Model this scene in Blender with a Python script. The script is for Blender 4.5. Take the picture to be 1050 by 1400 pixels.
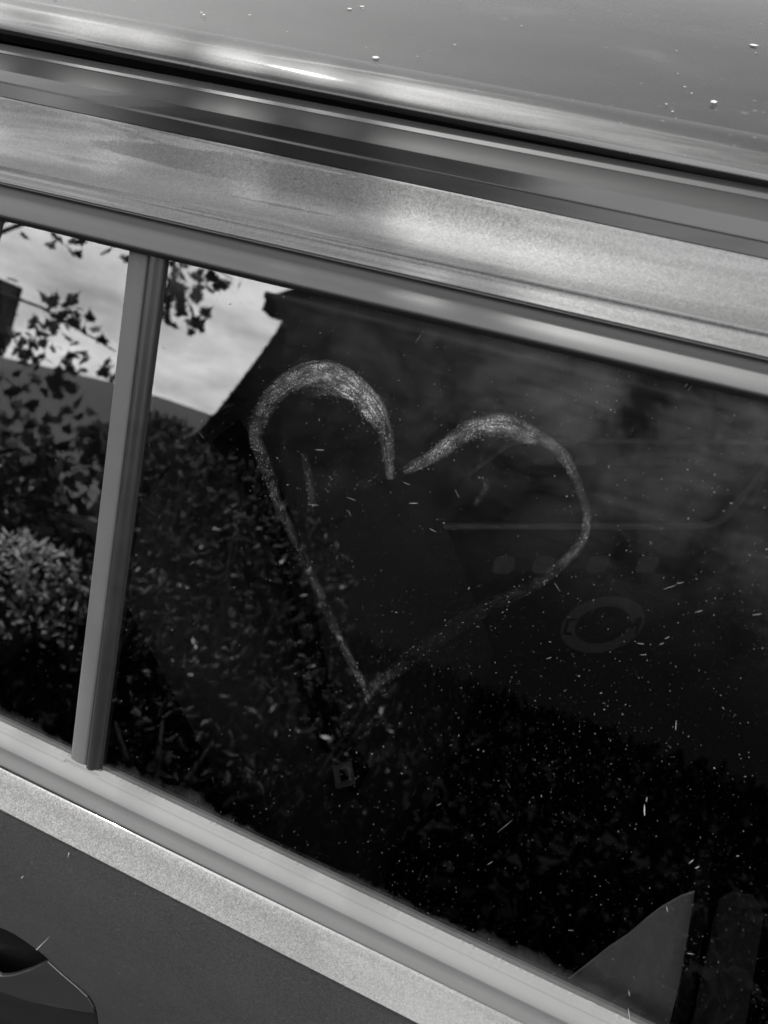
import bpy, math, random
from mathutils import Vector, Matrix, noise as mnoise
from mathutils.geometry import delaunay_2d_cdt
random.seed(7)
R = math.radians
D = bpy.data
for o in list(D.objects): D.objects.remove(o)
scene = bpy.context.scene
col = scene.collection

# ------------------------------------------------------------------ camera
cd = D.cameras.new('camera'); cam = D.objects.new('camera', cd); col.objects.link(cam)
XA = Vector((.91200274, -.29500089, -.28500086)); YA = Vector((.40555381, .54439608, .73427448)); ZA = Vector((.06145827, .78524352, -.61612945))
right = Vector((XA.x, YA.x, ZA.x)); up = Vector((XA.y, YA.y, ZA.y)); fwd = Vector((XA.z, YA.z, ZA.z))
cam.matrix_world = Matrix(((right.x, up.x, -fwd.x, -.00212), (right.y, up.y, -fwd.y, -.24628), (right.z, up.z, -fwd.z, 1.47841), (0, 0, 0, 1)))
cd.sensor_fit = 'HORIZONTAL'; cd.sensor_width = 36; cd.lens = 36 * 1100 / 1050
cd.clip_start = .01; cd.clip_end = 2000
cd.dof.use_dof = True; cd.dof.focus_distance = .56; cd.dof.aperture_fstop = 12
scene.camera = cam

# ------------------------------------------------------------------ light
SUN_EL, SUN_AZ = R(62), R(-110)          # azimuth measured from -Y towards +X
sdir = Vector((math.sin(SUN_AZ) * math.cos(SUN_EL), -math.cos(SUN_AZ) * math.cos(SUN_EL), math.sin(SUN_EL)))
sd = D.lights.new('sun', 'SUN'); sd.energy = 2.7; sd.angle = R(.53); sd.color = (1, .99, .975)
so = D.objects.new('sun', sd); col.objects.link(so); so.rotation_euler = sdir.to_track_quat('Z', 'Y').to_euler()
scene.view_settings.view_transform = 'Standard'; scene.view_settings.look = 'None'
scene.view_settings.exposure = 1.7; scene.view_settings.gamma = 1
scene.cycles.max_bounces = 10; scene.cycles.transparent_max_bounces = 24; scene.cycles.glossy_bounces = 6
scene.cycles.sample_clamp_indirect = 6

def mathn(nt, op, a, b=None, c=None, clamp=False):
    n = nt.nodes.new('ShaderNodeMath'); n.operation = op; n.use_clamp = clamp
    for i, v in enumerate((a, b, c)):
        if v is None: continue
        if isinstance(v, (int, float)): n.inputs[i].default_value = v
        else: nt.links.new(v, n.inputs[i])
    return n.outputs[0]
def ramp(nt, v, pts, interp='LINEAR'):
    n = nt.nodes.new('ShaderNodeValToRGB'); n.color_ramp.interpolation = interp
    e = n.color_ramp.elements
    while len(e) < len(pts): e.new(.5)
    for k, (p, c) in enumerate(pts): e[k].position = p; e[k].color = (c, c, c, 1)
    nt.links.new(v, n.inputs[0]); return n.outputs[0]
def noisen(nt, vec, scale, detail=4, rough=.55, dist=0):
    n = nt.nodes.new('ShaderNodeTexNoise'); n.inputs['Scale'].default_value = scale; n.inputs['Detail'].default_value = detail
    n.inputs['Roughness'].default_value = rough; n.inputs['Distortion'].default_value = dist
    if vec is not None: nt.links.new(vec, n.inputs['Vector'])
    return n.outputs['Fac']
def mapping(nt, vec, scale=(1, 1, 1), rot=(0, 0, 0), loc=(0, 0, 0)):
    n = nt.nodes.new('ShaderNodeMapping'); n.inputs['Scale'].default_value = scale; n.inputs['Rotation'].default_value = rot; n.inputs['Location'].default_value = loc
    nt.links.new(vec, n.inputs['Vector']); return n.outputs[0]

w = D.worlds.new('World'); scene.world = w; w.use_nodes = True; nt = w.node_tree; nt.nodes.clear()
sky = nt.nodes.new('ShaderNodeTexSky'); sky.sky_type = 'NISHITA'; sky.sun_disc = False
sky.sun_elevation = SUN_EL; sky.sun_rotation = math.atan2(sdir.x, sdir.y)
bw = nt.nodes.new('ShaderNodeRGBToBW'); nt.links.new(sky.outputs[0], bw.inputs[0])   # a black and white photograph
tc = nt.nodes.new('ShaderNodeTexCoord')
m1 = mapping(nt, tc.outputs['Generated'], (1.0, 1.0, 2.6), (.3, .2, .5), (3.1, 1.7, .4))
n1 = noisen(nt, m1, 2.1, 7, .56, .35)
sy = nt.nodes.new('ShaderNodeSeparateXYZ'); nt.links.new(tc.outputs['Generated'], sy.inputs[0])
n1 = mathn(nt, 'MULTIPLY_ADD', sy.outputs[1], -.17, n1)     # cloudier on one side of the sky, clearer on the other
cl = ramp(nt, n1, [(.42, 0), (.68, 1)], 'EASE')
n2 = noisen(nt, m1, 5.5, 6, .6, .2)
# cloud brightness: brighter towards the sun
nrm = nt.nodes.new('ShaderNodeVectorMath'); nrm.operation = 'DOT_PRODUCT'; nt.links.new(tc.outputs['Generated'], nrm.inputs[0]); nrm.inputs[1].default_value = sdir
sunf = mathn(nt, 'POWER', mathn(nt, 'MAXIMUM', nrm.outputs['Value'], 0.0), 2.0)
cb = mathn(nt, 'MULTIPLY_ADD', sunf, 3.0, 12.0)
cb = mathn(nt, 'MULTIPLY', cb, mathn(nt, 'MULTIPLY_ADD', n2, 2.2, -.1))
mx = nt.nodes.new('ShaderNodeMix'); mx.data_type = 'FLOAT'
nt.links.new(cl, mx.inputs[0]); nt.links.new(mathn(nt, 'MULTIPLY', bw.outputs[0], .6), mx.inputs[2]); nt.links.new(cb, mx.inputs[3])
bg = nt.nodes.new('ShaderNodeBackground'); nt.links.new(mx.outputs[0], bg.inputs[0]); bg.inputs[1].default_value = .1
wo = nt.nodes.new('ShaderNodeOutputWorld'); nt.links.new(bg.outputs[0], wo.inputs[0])

# ------------------------------------------------------------------ materials
def newmat(name):
    m = D.materials.new(name); m.use_nodes = True; nt = m.node_tree
    return m, nt, nt.nodes['Principled BSDF'], nt.nodes['Material Output']
def g3(v): return (v, v, v, 1)
def bump(nt, h, strength, dist):
    b = nt.nodes.new('ShaderNodeBump'); b.inputs['Strength'].default_value = strength; b.inputs['Distance'].default_value = dist
    nt.links.new(h, b.inputs['Height']); return b.outputs[0]
def simple(name, v, rough=.6, metal=0, var=.25, scale=20, spec=.5, bs=0, coat=0):
    m, nt, p, o = newmat(name)
    tc = nt.nodes.new('ShaderNodeTexCoord')
    n = noisen(nt, tc.outputs['Object'], scale, 5)
    c = mathn(nt, 'MULTIPLY', mathn(nt, 'MULTIPLY_ADD', n, 2 * var, 1 - var), v)
    nt.links.new(c, p.inputs['Base Color'])
    p.inputs['Roughness'].default_value = rough; p.inputs['Metallic'].default_value = metal; p.inputs['Specular IOR Level'].default_value = spec
    p.inputs['Coat Weight'].default_value = coat; p.inputs['Coat Roughness'].default_value = .04
    if bs: nt.links.new(bump(nt, n, .5, bs), p.inputs['Normal'])
    return m

def paint(name, base, flake=1.0, dust=.5, rough=.42, metal=.9, coatr=.05):
    m, nt, p, o = newmat(name)
    tc = nt.nodes.new('ShaderNodeTexCoord'); ob = tc.outputs['Object']
    v = nt.nodes.new('ShaderNodeTexVoronoi'); v.inputs['Scale'].default_value = 1700; nt.links.new(ob, v.inputs['Vector'])
    sep = nt.nodes.new('ShaderNodeSeparateColor'); nt.links.new(v.outputs['Color'], sep.inputs[0])
    v2 = nt.nodes.new('ShaderNodeTexVoronoi'); v2.inputs['Scale'].default_value = 950; nt.links.new(ob, v2.inputs['Vector'])
    sep2 = nt.nodes.new('ShaderNodeSeparateColor'); nt.links.new(v2.outputs['Color'], sep2.inputs[0])
    fl = mathn(nt, 'ADD', mathn(nt, 'MULTIPLY', sep.outputs[0], .6), mathn(nt, 'MULTIPLY', sep2.outputs[0], .4))
    c = mathn(nt, 'MULTIPLY', mathn(nt, 'MULTIPLY_ADD', fl, .9 * flake, 1 - .45 * flake), base)
    # road dust: soft film and small specks
    film = noisen(nt, mapping(nt, ob, (6, 20, 20)), 2.0, 6, .65)
    sp = ramp(nt, noisen(nt, ob, 330, 2, .5), [(.71, 0), (.76, 1)])
    sp2 = ramp(nt, noisen(nt, ob, 42, 3, .6), [(.70, 0), (.78, 1)])
    dm = mathn(nt, 'MULTIPLY', mathn(nt, 'ADD', mathn(nt, 'MULTIPLY', sp, .5), mathn(nt, 'ADD', mathn(nt, 'MULTIPLY', ramp(nt, film, [(.4, 0), (.8, 1)]), .06), mathn(nt, 'MULTIPLY', sp2, .35))), dust, clamp=True)
    # flakes tilt the normal of the base layer
    sub = nt.nodes.new('ShaderNodeVectorMath'); sub.operation = 'SUBTRACT'; nt.links.new(v.outputs['Color'], sub.inputs[0]); sub.inputs[1].default_value = (.5, .5, .5)
    sc = nt.nodes.new('ShaderNodeVectorMath'); sc.operation = 'SCALE'; nt.links.new(sub.outputs[0], sc.inputs[0]); sc.inputs['Scale'].default_value = .24 * flake
    geo = nt.nodes.new('ShaderNodeNewGeometry')
    ad = nt.nodes.new('ShaderNodeVectorMath'); ad.operation = 'ADD'; nt.links.new(sc.outputs[0], ad.inputs[0]); nt.links.new(geo.outputs['Normal'], ad.inputs[1])
    no = nt.nodes.new('ShaderNodeVectorMath'); no.operation = 'NORMALIZE'; nt.links.new(ad.outputs[0], no.inputs[0])
    nt.links.new(no.outputs[0], p.inputs['Normal'])
    peel = bump(nt, noisen(nt, ob, 90, 3), .05, .001); nt.links.new(peel, p.inputs['Coat Normal'])
    nt.links.new(c, p.inputs['Base Color']); p.inputs['Metallic'].default_value = metal; p.inputs['Roughness'].default_value = rough
    p.inputs['Coat Weight'].default_value = .7 if flake > .5 else 1; p.inputs['Coat Roughness'].default_value = coatr
    d = nt.nodes.new('ShaderNodeBsdfDiffuse'); d.inputs[0].default_value = g3(.2)
    ms = nt.nodes.new('ShaderNodeMixShader'); nt.links.new(dm, ms.inputs[0]); nt.links.new(p.outputs[0], ms.inputs[1]); nt.links.new(d.outputs[0], ms.inputs[2])
    nt.links.new(ms.outputs[0], o.inputs[0]); return m

def dusty(name, base, rough, dustv, dustc=.4, scale=60, coat=0, stretch=(6, 40, 40), metal=0):
    """satin trim with a thin uneven film of dust"""
    m, nt, p, o = newmat(name)
    tc = nt.nodes.new('ShaderNodeTexCoord'); ob = tc.outputs['Object']
    a = noisen(nt, mapping(nt, ob, stretch), 1.5, 6, .6); b = noisen(nt, ob, 350, 2, .5); e = noisen(nt, ob, 14, 4, .5)
    f = mathn(nt, 'MULTIPLY', mathn(nt, 'ADD', mathn(nt, 'MULTIPLY', a, .9), mathn(nt, 'MULTIPLY', e, .5)), dustv)
    f = mathn(nt, 'ADD', f, mathn(nt, 'MULTIPLY', ramp(nt, b, [(.68, 0), (.76, 1)]), dustv * .6), clamp=True)
    p.inputs['Base Color'].default_value = g3(base); p.inputs['Metallic'].default_value = metal
    nt.links.new(mathn(nt, 'MULTIPLY_ADD', a, .2, rough - .1), p.inputs['Roughness']); p.inputs['Coat Weight'].default_value = coat
    d = nt.nodes.new('ShaderNodeBsdfDiffuse'); d.inputs[0].default_value = g3(dustc)
    ms = nt.nodes.new('ShaderNodeMixShader'); nt.links.new(f, ms.inputs[0]); nt.links.new(p.outputs[0], ms.inputs[1]); nt.links.new(d.outputs[0], ms.inputs[2])
    nt.links.new(ms.outputs[0], o.inputs[0]); return m

def glassmat(name, tint, ior, dust=0.0):
    m, nt, p, o = newmat(name); nt.nodes.remove(p)
    tr = nt.nodes.new('ShaderNodeBsdfTransparent'); tr.inputs[0].default_value = g3(tint)
    gl = nt.nodes.new('ShaderNodeBsdfGlossy'); gl.inputs['Roughness'].default_value = 0.0; gl.inputs[0].default_value = g3(1)
    fr = nt.nodes.new('ShaderNodeFresnel'); fr.inputs[0].default_value = ior
    geo = nt.nodes.new('ShaderNodeNewGeometry')
    f = mathn(nt, 'MULTIPLY', fr.outputs[0], mathn(nt, 'SUBTRACT', 1.0, geo.outputs['Backfacing']))
    ms = nt.nodes.new('ShaderNodeMixShader'); nt.links.new(f, ms.inputs[0]); nt.links.new(tr.outputs[0], ms.inputs[1]); nt.links.new(gl.outputs[0], ms.inputs[2])
    out = ms.outputs[0]
    if dust:
        uv = nt.nodes.new('ShaderNodeUVMap'); uv.uv_map = 'UVMap'          # u = metres along the car, v = metres up the pane
        sx = nt.nodes.new('ShaderNodeSeparateXYZ'); nt.links.new(uv.outputs[0], sx.inputs[0]); U, V = sx.outputs[0], sx.outputs[1]
        big = noisen(nt, uv.outputs[0], 15, 8, .7, .4)
        wipe = noisen(nt, mapping(nt, uv.outputs[0], (38, 190, 1), (0, 0, .06)), 1.0, 7, .72)
        speck = ramp(nt, noisen(nt, uv.outputs[0], 900, 2, .6), [(.66, 0), (.74, 1)])
        mr = nt.nodes.new('ShaderNodeMapRange'); mr.inputs[1].default_value = .20; mr.inputs[2].default_value = .372; nt.links.new(V, mr.inputs[0])
        mu = nt.nodes.new('ShaderNodeMapRange'); mu.inputs[1].default_value = -.24; mu.inputs[2].default_value = -.02; mu.inputs[3].default_value = .12; nt.links.new(U, mu.inputs[0])
        top = mathn(nt, 'MULTIPLY', mathn(nt, 'POWER', mr.outputs[0], 2.8), mu.outputs[0])
        mb = nt.nodes.new('ShaderNodeMapRange'); mb.inputs[1].default_value = .016; mb.inputs[2].default_value = 0.0; nt.links.new(mathn(nt, 'ADD', V, mathn(nt, 'MULTIPLY', mathn(nt, 'SUBTRACT', big, .5), .05)), mb.inputs[0])
        bot = mathn(nt, 'MULTIPLY', mb.outputs[0], .10)
        mid = mathn(nt, 'MULTIPLY', mathn(nt, 'MULTIPLY', ramp(nt, big, [(.42, 0), (.75, 1)]), ramp(nt, V, [(.2, .0), (.37, 1)])), .03)
        f = mathn(nt, 'ADD', mathn(nt, 'MULTIPLY', top, mathn(nt, 'MULTIPLY', mathn(nt, 'MULTIPLY', ramp(nt, big, [(.35, .1), (.7, 1)]), wipe), .7)), mathn(nt, 'ADD', bot, mathn(nt, 'MULTIPLY', mid, wipe)))
        f = mathn(nt, 'ADD', f, mathn(nt, 'MULTIPLY', speck, mathn(nt, 'MULTIPLY_ADD', big, .10, .0)))
        f = mathn(nt, 'MULTIPLY', mathn(nt, 'MULTIPLY', f, dust * 1.25), mathn(nt, 'SUBTRACT', 1.0, geo.outputs['Backfacing']), clamp=True)
        d = nt.nodes.new('ShaderNodeBsdfDiffuse'); d.inputs[0].default_value = g3(.25)
        m2 = nt.nodes.new('ShaderNodeMixShader'); nt.links.new(f, m2.inputs[0]); nt.links.new(out, m2.inputs[1]); nt.links.new(d.outputs[0], m2.inputs[2]); out = m2.outputs[0]
    nt.links.new(out, o.inputs[0]); return m

M = {}
M['paint'] = paint('metallic_grey_paint', .080, .8, rough=.54, metal=.72)
M['roofpaint'] = paint('roof_grey_paint', .03, .25, .6, .5)
M['gloss'] = dusty('gloss_black_moulding', .006, .16, .03, .15, coat=0)
M['ledge2'] = dusty('matt_black_moulding', .006, .55, .08, .12)
M['ledge'] = dusty('dusty_moulding_ledge', .008, .62, .10, .10)
M['ledge'].node_tree.nodes['Principled BSDF'].inputs['Specular IOR Level'].default_value = .25
M['trim'] = dusty('satin_window_trim', .06, .7, .35, .15)
M['trimtop'] = dusty('satin_top_trim', .02, .52, .10, .2)
M['trimtop'].node_tree.nodes['Principled BSDF'].inputs['Specular IOR Level'].default_value = .8
M['seal'] = simple('black_rubber', .012, .55, var=.4, scale=200, bs=.0003)
M['sealgrey'] = dusty('grey_rubber', .012, .35, .08, .12)
M['void'] = simple('dark_gap', .003, .9)
M['glass'] = glassmat('tinted_glass', .45, 2.15, 1.0)
M['glassplain'] = glassmat('plain_tinted_glass', .5, 2.15, 0)
M['interior'] = simple('dark_cabin_fabric', .010, .95, var=.3, scale=300, spec=.1)
M['seatfab'] = simple('seat_fabric', .2, .95, var=.35, scale=600, spec=.1, bs=.0005)
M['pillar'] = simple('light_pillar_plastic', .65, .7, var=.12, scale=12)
M['handle'] = paint('handle_plate_paint', .05, .2, .3, .4, .6)
M['pillar2'] = simple('darker_pillar_plastic', .07, .7, var=.2, scale=12)
M['metal2'] = simple('pale_buckle_plastic', .92, .5)
M['plastic'] = simple('crate_plastic', .02, .5, var=.2)
M['pale'] = simple('pale_print', .5, .8, var=.4, scale=60)
M['rim'] = simple('worn_rim_plastic', .9, .5, var=.4, scale=40)
M['metal'] = simple('buckle_metal', .45, .35, 1)
M['belt'] = simple('belt_webbing', .008, .9, scale=900)
M['tyre'] = simple('tyre_rubber', .02, .8); M['wheel'] = simple('alloy_rim', .5, .35, 1)
M['asphalt'] = simple('asphalt', .012, .95, var=.35, scale=40, bs=.004, spec=0)
M['ivy'] = simple('dark_ivy_leaf', .0008, .95, var=.5, scale=9, spec=0)
M['grassy'] = simple('hillside_grass', .07, .95, var=.35, scale=.02)
M['leaf'] = simple('maple_leaf', .03, .6, var=.3, scale=8)
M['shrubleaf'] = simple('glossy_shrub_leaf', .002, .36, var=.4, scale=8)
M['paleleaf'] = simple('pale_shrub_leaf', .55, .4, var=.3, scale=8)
M['bark'] = simple('bark', .015, .95, var=.4, scale=30, bs=.01)
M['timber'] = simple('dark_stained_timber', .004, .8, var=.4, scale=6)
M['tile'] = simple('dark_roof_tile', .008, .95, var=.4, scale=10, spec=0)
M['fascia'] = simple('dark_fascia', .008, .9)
M['pane'] = glassmat('house_window_glass', .2, 1.5)

# ------------------------------------------------------------------ object helpers
def tag(o, label=None, cat=None, group=None, kind=None):
    if label: o['label'] = label
    if cat: o['category'] = cat
    if group: o['group'] = group
    if kind: o['kind'] = kind
    return o
def empty(name, loc, label, cat, group=None):
    o = D.objects.new(name, None); col.objects.link(o); o.location = loc; o.empty_display_size = .1
    bpy.context.view_layer.update(); return tag(o, label, cat, group)
def mesh(name, vs, fs, mat, parent=None, smooth=True, uv=None, mats=None):
    me = D.meshes.new(name); me.from_pydata([tuple(v) for v in vs], [], fs); me.update()
    if smooth:
        for p in me.polygons: p.use_smooth = True
    if uv:
        l = me.uv_layers.new(name='UVMap')
        for lp in me.loops: l.data[lp.index].uv = uv[lp.vertex_index]
    me.materials.append(mat)
    return link(name, me, parent)
def link(name, me, parent=None):
    o = D.objects.new(name, me); col.objects.link(o)
    if parent is not None:
        o.parent = parent
        t = Vector(); q = parent
        while q is not None: t += Vector(q.location); q = q.parent
        o.location = -t
    return o
def box_vf(lo, hi, vs=None, fs=None):
    vs = [] if vs is None else vs; fs = [] if fs is None else fs
    b = len(vs)
    for x in (lo[0], hi[0]):
        for y in (lo[1], hi[1]):
            for z in (lo[2], hi[2]): vs.append((x, y, z))
    for f in ((0, 1, 3, 2), (4, 6, 7, 5), (0, 4, 5, 1), (2, 3, 7, 6), (0, 2, 6, 4), (1, 5, 7, 3)): fs.append(tuple(b + i for i in f))
    return vs, fs
def bevel(o, wd, seg=3):
    m = o.modifiers.new('bevel', 'BEVEL'); m.width = wd; m.segments = seg; m.limit_method = 'ANGLE'; m.angle_limit = R(35)
    return o
def loft(name, rows, xs, mat, parent, smooth=True, mirror=False):
    """rows: functions x -> (y, z), top of the list = first row; faces between successive rows"""
    vs, fs = [], []
    n = len(xs)
    for f in rows:
        for x in xs:
            y, z = f(x); vs.append((x, (1.52 - y) if mirror else y, z))
    for i in range(len(rows) - 1):
        for j in range(n - 1):
            q = (i * n + j, i * n + j + 1, (i + 1) * n + j + 1, (i + 1) * n + j)
            fs.append(q if mirror else q[::-1])
    return mesh(name, vs, fs, mat, parent, smooth)
def prism(pts, lo, hi, axis_fn, vs=None, fs=None):
    """extrude a closed 2-D outline between depths lo and hi; axis_fn(u, v, d) -> xyz"""
    vs = [] if vs is None else vs; fs = [] if fs is None else fs
    b = len(vs); n = len(pts)
    for d in (lo, hi):
        for (u, v) in pts: vs.append(axis_fn(u, v, d))
    fs.append(tuple(b + i for i in range(n))[::-1]); fs.append(tuple(b + n + i for i in range(n)))
    for i in range(n): fs.append((b + i, b + (i + 1) % n, b + n + (i + 1) % n, b + n + i))
    return vs, fs
def tube_vf(pts, rad, seg=8, vs=None, fs=None):
    vs = [] if vs is None else vs; fs = [] if fs is None else fs
    b = len(vs); pts = [Vector(p) for p in pts]
    for i, p in enumerate(pts):
        t = (pts[min(i + 1, len(pts) - 1)] - pts[max(i - 1, 0)]).normalized()
        a = t.orthogonal().normalized(); c = t.cross(a)
        r = rad[i] if isinstance(rad, (list, tuple)) else rad
        for k in range(seg):
            an = 2 * math.pi * k / seg; vs.append(tuple(p + (a * math.cos(an) + c * math.sin(an)) * r))
    for i in range(len(pts) - 1):
        for k in range(seg):
            fs.append((b + i * seg + k, b + i * seg + (k + 1) % seg, b + (i + 1) * seg + (k + 1) % seg, b + (i + 1) * seg + k))
    fs.append(tuple(b + k for k in range(seg))[::-1]); fs.append(tuple(b + (len(pts) - 1) * seg + k for k in range(seg)))
    return vs, fs

# ------------------------------------------------------------------ setting
vs = []; fs = []
GX = [-600 + 60 * i for i in range(21)]
ground = mesh('driveway', [(x, y, 0) for x in (-40, 40) for y in (-16, 16)], [(0, 2, 3, 1)], M['asphalt'], None, False); tag(ground, kind='structure', label='dark asphalt driveway the car stands on')
base = mesh('ground', [(x, y, -.02) for x in (-700, 700) for y in (-700, 700)], [(0, 2, 3, 1)], M['grassy'], None, False); tag(base, kind='structure', label='grassy ground running to the horizon')
def hillh(x, y):
    d = math.hypot(x, y)
    h = 15.3 + 3 * math.sin(x * .021 + 2.7) + 3.2 * math.sin(x * .062 + .5) + 1.5 * mnoise.noise(Vector((x * .02, y * .02, 3)))
    return h * max(0, min(1, (d - 90) / 75)) ** 1.4 * (1 if d < 190 else max(0, 1 - (d - 190) / 200))
vs, fs = [], []; NA, NR = 96, 14
for i in range(NR):
    r = 90 + i * 22
    for j in range(NA):
        a = 2 * math.pi * j / NA; x, y = r * math.cos(a), r * math.sin(a); vs.append((x, y, hillh(x, y) - .01))
for i in range(NR - 1):
    for j in range(NA): fs.append((i * NA + j, (i + 1) * NA + j, (i + 1) * NA + (j + 1) % NA, i * NA + (j + 1) % NA))
tag(mesh('hills', vs, fs, M['grassy'], None), kind='structure', label='low rounded hills behind the houses')

# ------------------------------------------------------------------ the car
car = empty('parked_car', (0, .76, 0), 'metallic grey parked car with a dusty side window and a heart drawn in the dust', 'car')
TAU = R(22)
def GP(s, t, n=0):      # glass coordinates: along, up the pane, outwards
    return (s, t * math.sin(TAU) - n * math.cos(TAU), .95 + t * math.cos(TAU) + n * math.sin(TAU))
def gx(t, n):
    p = GP(0, t, n); return lambda x: (p[1], p[2])
X0, X1 = -1.45, 1.05
XS = [X0 + (X1 - X0) * i / 60 for i in range(61)]
def ln(y, z, b):
    def f(x):
        e = max(0, abs(x + .2) - .45)
        return (y + .10 * e * e, z + b * max(-.7, min(.5, x)) - .055 * e * e)
    return f
def off(f, dy, dz): return lambda x: (f(x)[0] + dy, f(x)[1] + dz)
def blend(f, g, k, bulge=0):
    """between two lines, pushed outwards (-y, +z) by bulge"""
    def h(x):
        a, b = f(x), g(x); dy, dz = b[0] - a[0], b[1] - a[1]; L = math.hypot(dy, dz)
        nb = bulge * 4 * k * (1 - k)
        return (a[0] + dy * k - dz / L * nb, a[1] + dz * k + dy / L * nb)
    return h
L9 = ln(.127, 1.3017, .008); L8 = ln(.138, 1.3160, .0006); L7 = ln(.151, 1.3232, .004)
L6 = ln(.186, 1.3452, -.0161); L5 = ln(.192, 1.3511, -.0184); L4 = ln(.198, 1.3586, -.0142)
L3 = ln(.216, 1.3696, -.0153); L2 = ln(.214, 1.3738, -.0274); L1 = ln(.245, 1.3874, -.0276)
for side in (False, True):
    P = car
    # roof edge roll and roof panel
    lo_ = [off(L2, .010, -.010), off(L2, .0015, -.0035), off(L2, -.0002, -.001)] + [blend(L2, L1, k, .0035) for k in (0, .12, .25, .4, .55, .7, .85, 1)]
    loft('roof_edge', lo_[::-1], XS, M['roofpaint'], P, mirror=side)
    rows = []
    for k in range(9):
        u = k / 8; 
        rows.append((lambda u: lambda x: (L1(x)[0] + u * (.76 - L1(x)[0]), L1(x)[1] + .0012 * min(1, u * 30) + (.058 * (1 - (1 - u) ** 1.9)) ))(u))
    loft('roof_panel', rows[::-1], XS, M['roofpaint'], P, mirror=side)
    # drip channel behind the edge
    loft('roof_channel', [off(L3, .02, -.004), off(L3, .004, -.006), off(L3, .0015, -.0035)], XS, M['void'], P, mirror=side)
    # gloss black mouldings
    loft('roof_moulding', [off(L3, .0015, -.0045), off(L3, .0003, -.0006), L3, blend(L3, L4, .34, .0002)], XS, M['ledge2'], P, False, mirror=side)
    loft('moulding_ledge', [blend(L3, L4, .34, .0002), blend(L3, L4, .36, .0007), blend(L3, L4, .96, .0004), L4], XS, M['ledge'], P, mirror=side)
    loft('gutter_strip', [L4, blend(L4, L5, .05, 0), blend(L4, L5, .93), off(L5, -.0001, .0006), off(L5, -.0003, .0003), blend(L5, L6, .1), L6], XS, M['gloss'], P, False, mirror=side)
    # metallic cant rail with its lower flange
    loft('cant_rail', [off(L6, .003, -.001), off(L6, .0, -.0004)] + [blend(L6, L7, k, .0042) for k in (.02, .06, .12, .2, .3, .4, .5, .6, .7, .8, .88, .94, .98, 1)], XS, M['paint'], P, mirror=side)
    loft('door_frame', [blend(L7, L8, 0, 0), off(blend(L7, L8, .05), -.0012, .0006), blend(L7, L8, .12, .002), blend(L7, L8, .4, .0015), blend(L7, L8, .7, .0015), blend(L7, L8, .93, .001), off(L8, .0006, -.0003), off(L8, .003, -.0008), off(L8, .006, .001)], XS, M['paint'], P, mirror=side)
    loft('bead', [off(L8, .003, -.0011), off(L8, .0008, -.0009), off(L8, .0006, -.0016), off(L8, .003, -.0018)], XS, M['trim'], P, mirror=side)
    loft('window_top_trim', [off(L8, .008, -.001), off(L8, .0055, -.0035), off(L8, .003, -.005), off(L8, .0015, -.008), blend(L8, L9, .6, -.0005), blend(L8, L9, .9, 0), L9, off(L9, .003, -.0012), off(L9, .006, .001)], XS, M['trimtop'], P, mirror=side)
    loft('top_seal', [off(L9, .006, .001), off(L9, .0035, -.0012), off(L9, .0045, -.0045), off(L9, .008, -.003)], XS, M['seal'], P, mirror=side)
    # belt line
    loft('belt_trim', [gx(.006, -.006), gx(.0022, .0012), gx(.0022, .0030), gx(.0006, .0046), gx(-.0006, .0050), gx(-.0008, .0072), gx(-.004, .0112), gx(-.0062, .0132), gx(-.0072, .0135), gx(-.0090, .0131), gx(-.0135, .0146), gx(-.0180, .0160), gx(-.0194, .0164), gx(-.0204, .0160), gx(-.0210, .0140), gx(-.022, .0)], XS, M['trim'], P, mirror=side)
    SH0 = lambda x: (-.0185, .9370 + .008 * max(-.5, min(.3, x)))
    SHM = lambda x: (-.0222, .9388 + .008 * max(-.5, min(.3, x)))
    SH = lambda x: (-.0462, .9292 + .0060 * max(-.5, min(.3, x)))
    loft('door_shoulder', [lambda x: (-.012, .920), SH0, lambda x: (-.0196, .9386 + .008 * max(-.5, min(.3, x))), blend(SHM, SH, .1, .0002), blend(SHM, SH, .35, .0004), blend(SHM, SH, .65, .0004), blend(SHM, SH, .92, .0002), blend(SHM, SH, .985, .0002), SH, off(SH, .0000, -.0016)], XS, M['paint'], P, mirror=side)

def skin_y(x, z):    # outer door surface below the crease
    zc = .9292 + .0060 * max(-.5, min(.3, x)) - .0016
    d = max(0, zc - z); k = min(d, .24)
    return -.0462 - .34 * k + .45 * k * k + .05 * max(0, (d - .3) / .3) ** 2
XL = [-2.05 + 4.25 * i / 100 for i in range(101)]
ZR = [0, .003, .007, .012, .018, .026, .036, .05]
def row(k): return lambda x: (skin_y(x, .9276 + .006 * max(-.5, min(.3, x)) - k), .9276 + .006 * max(-.5, min(.3, x)) - k)

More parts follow.
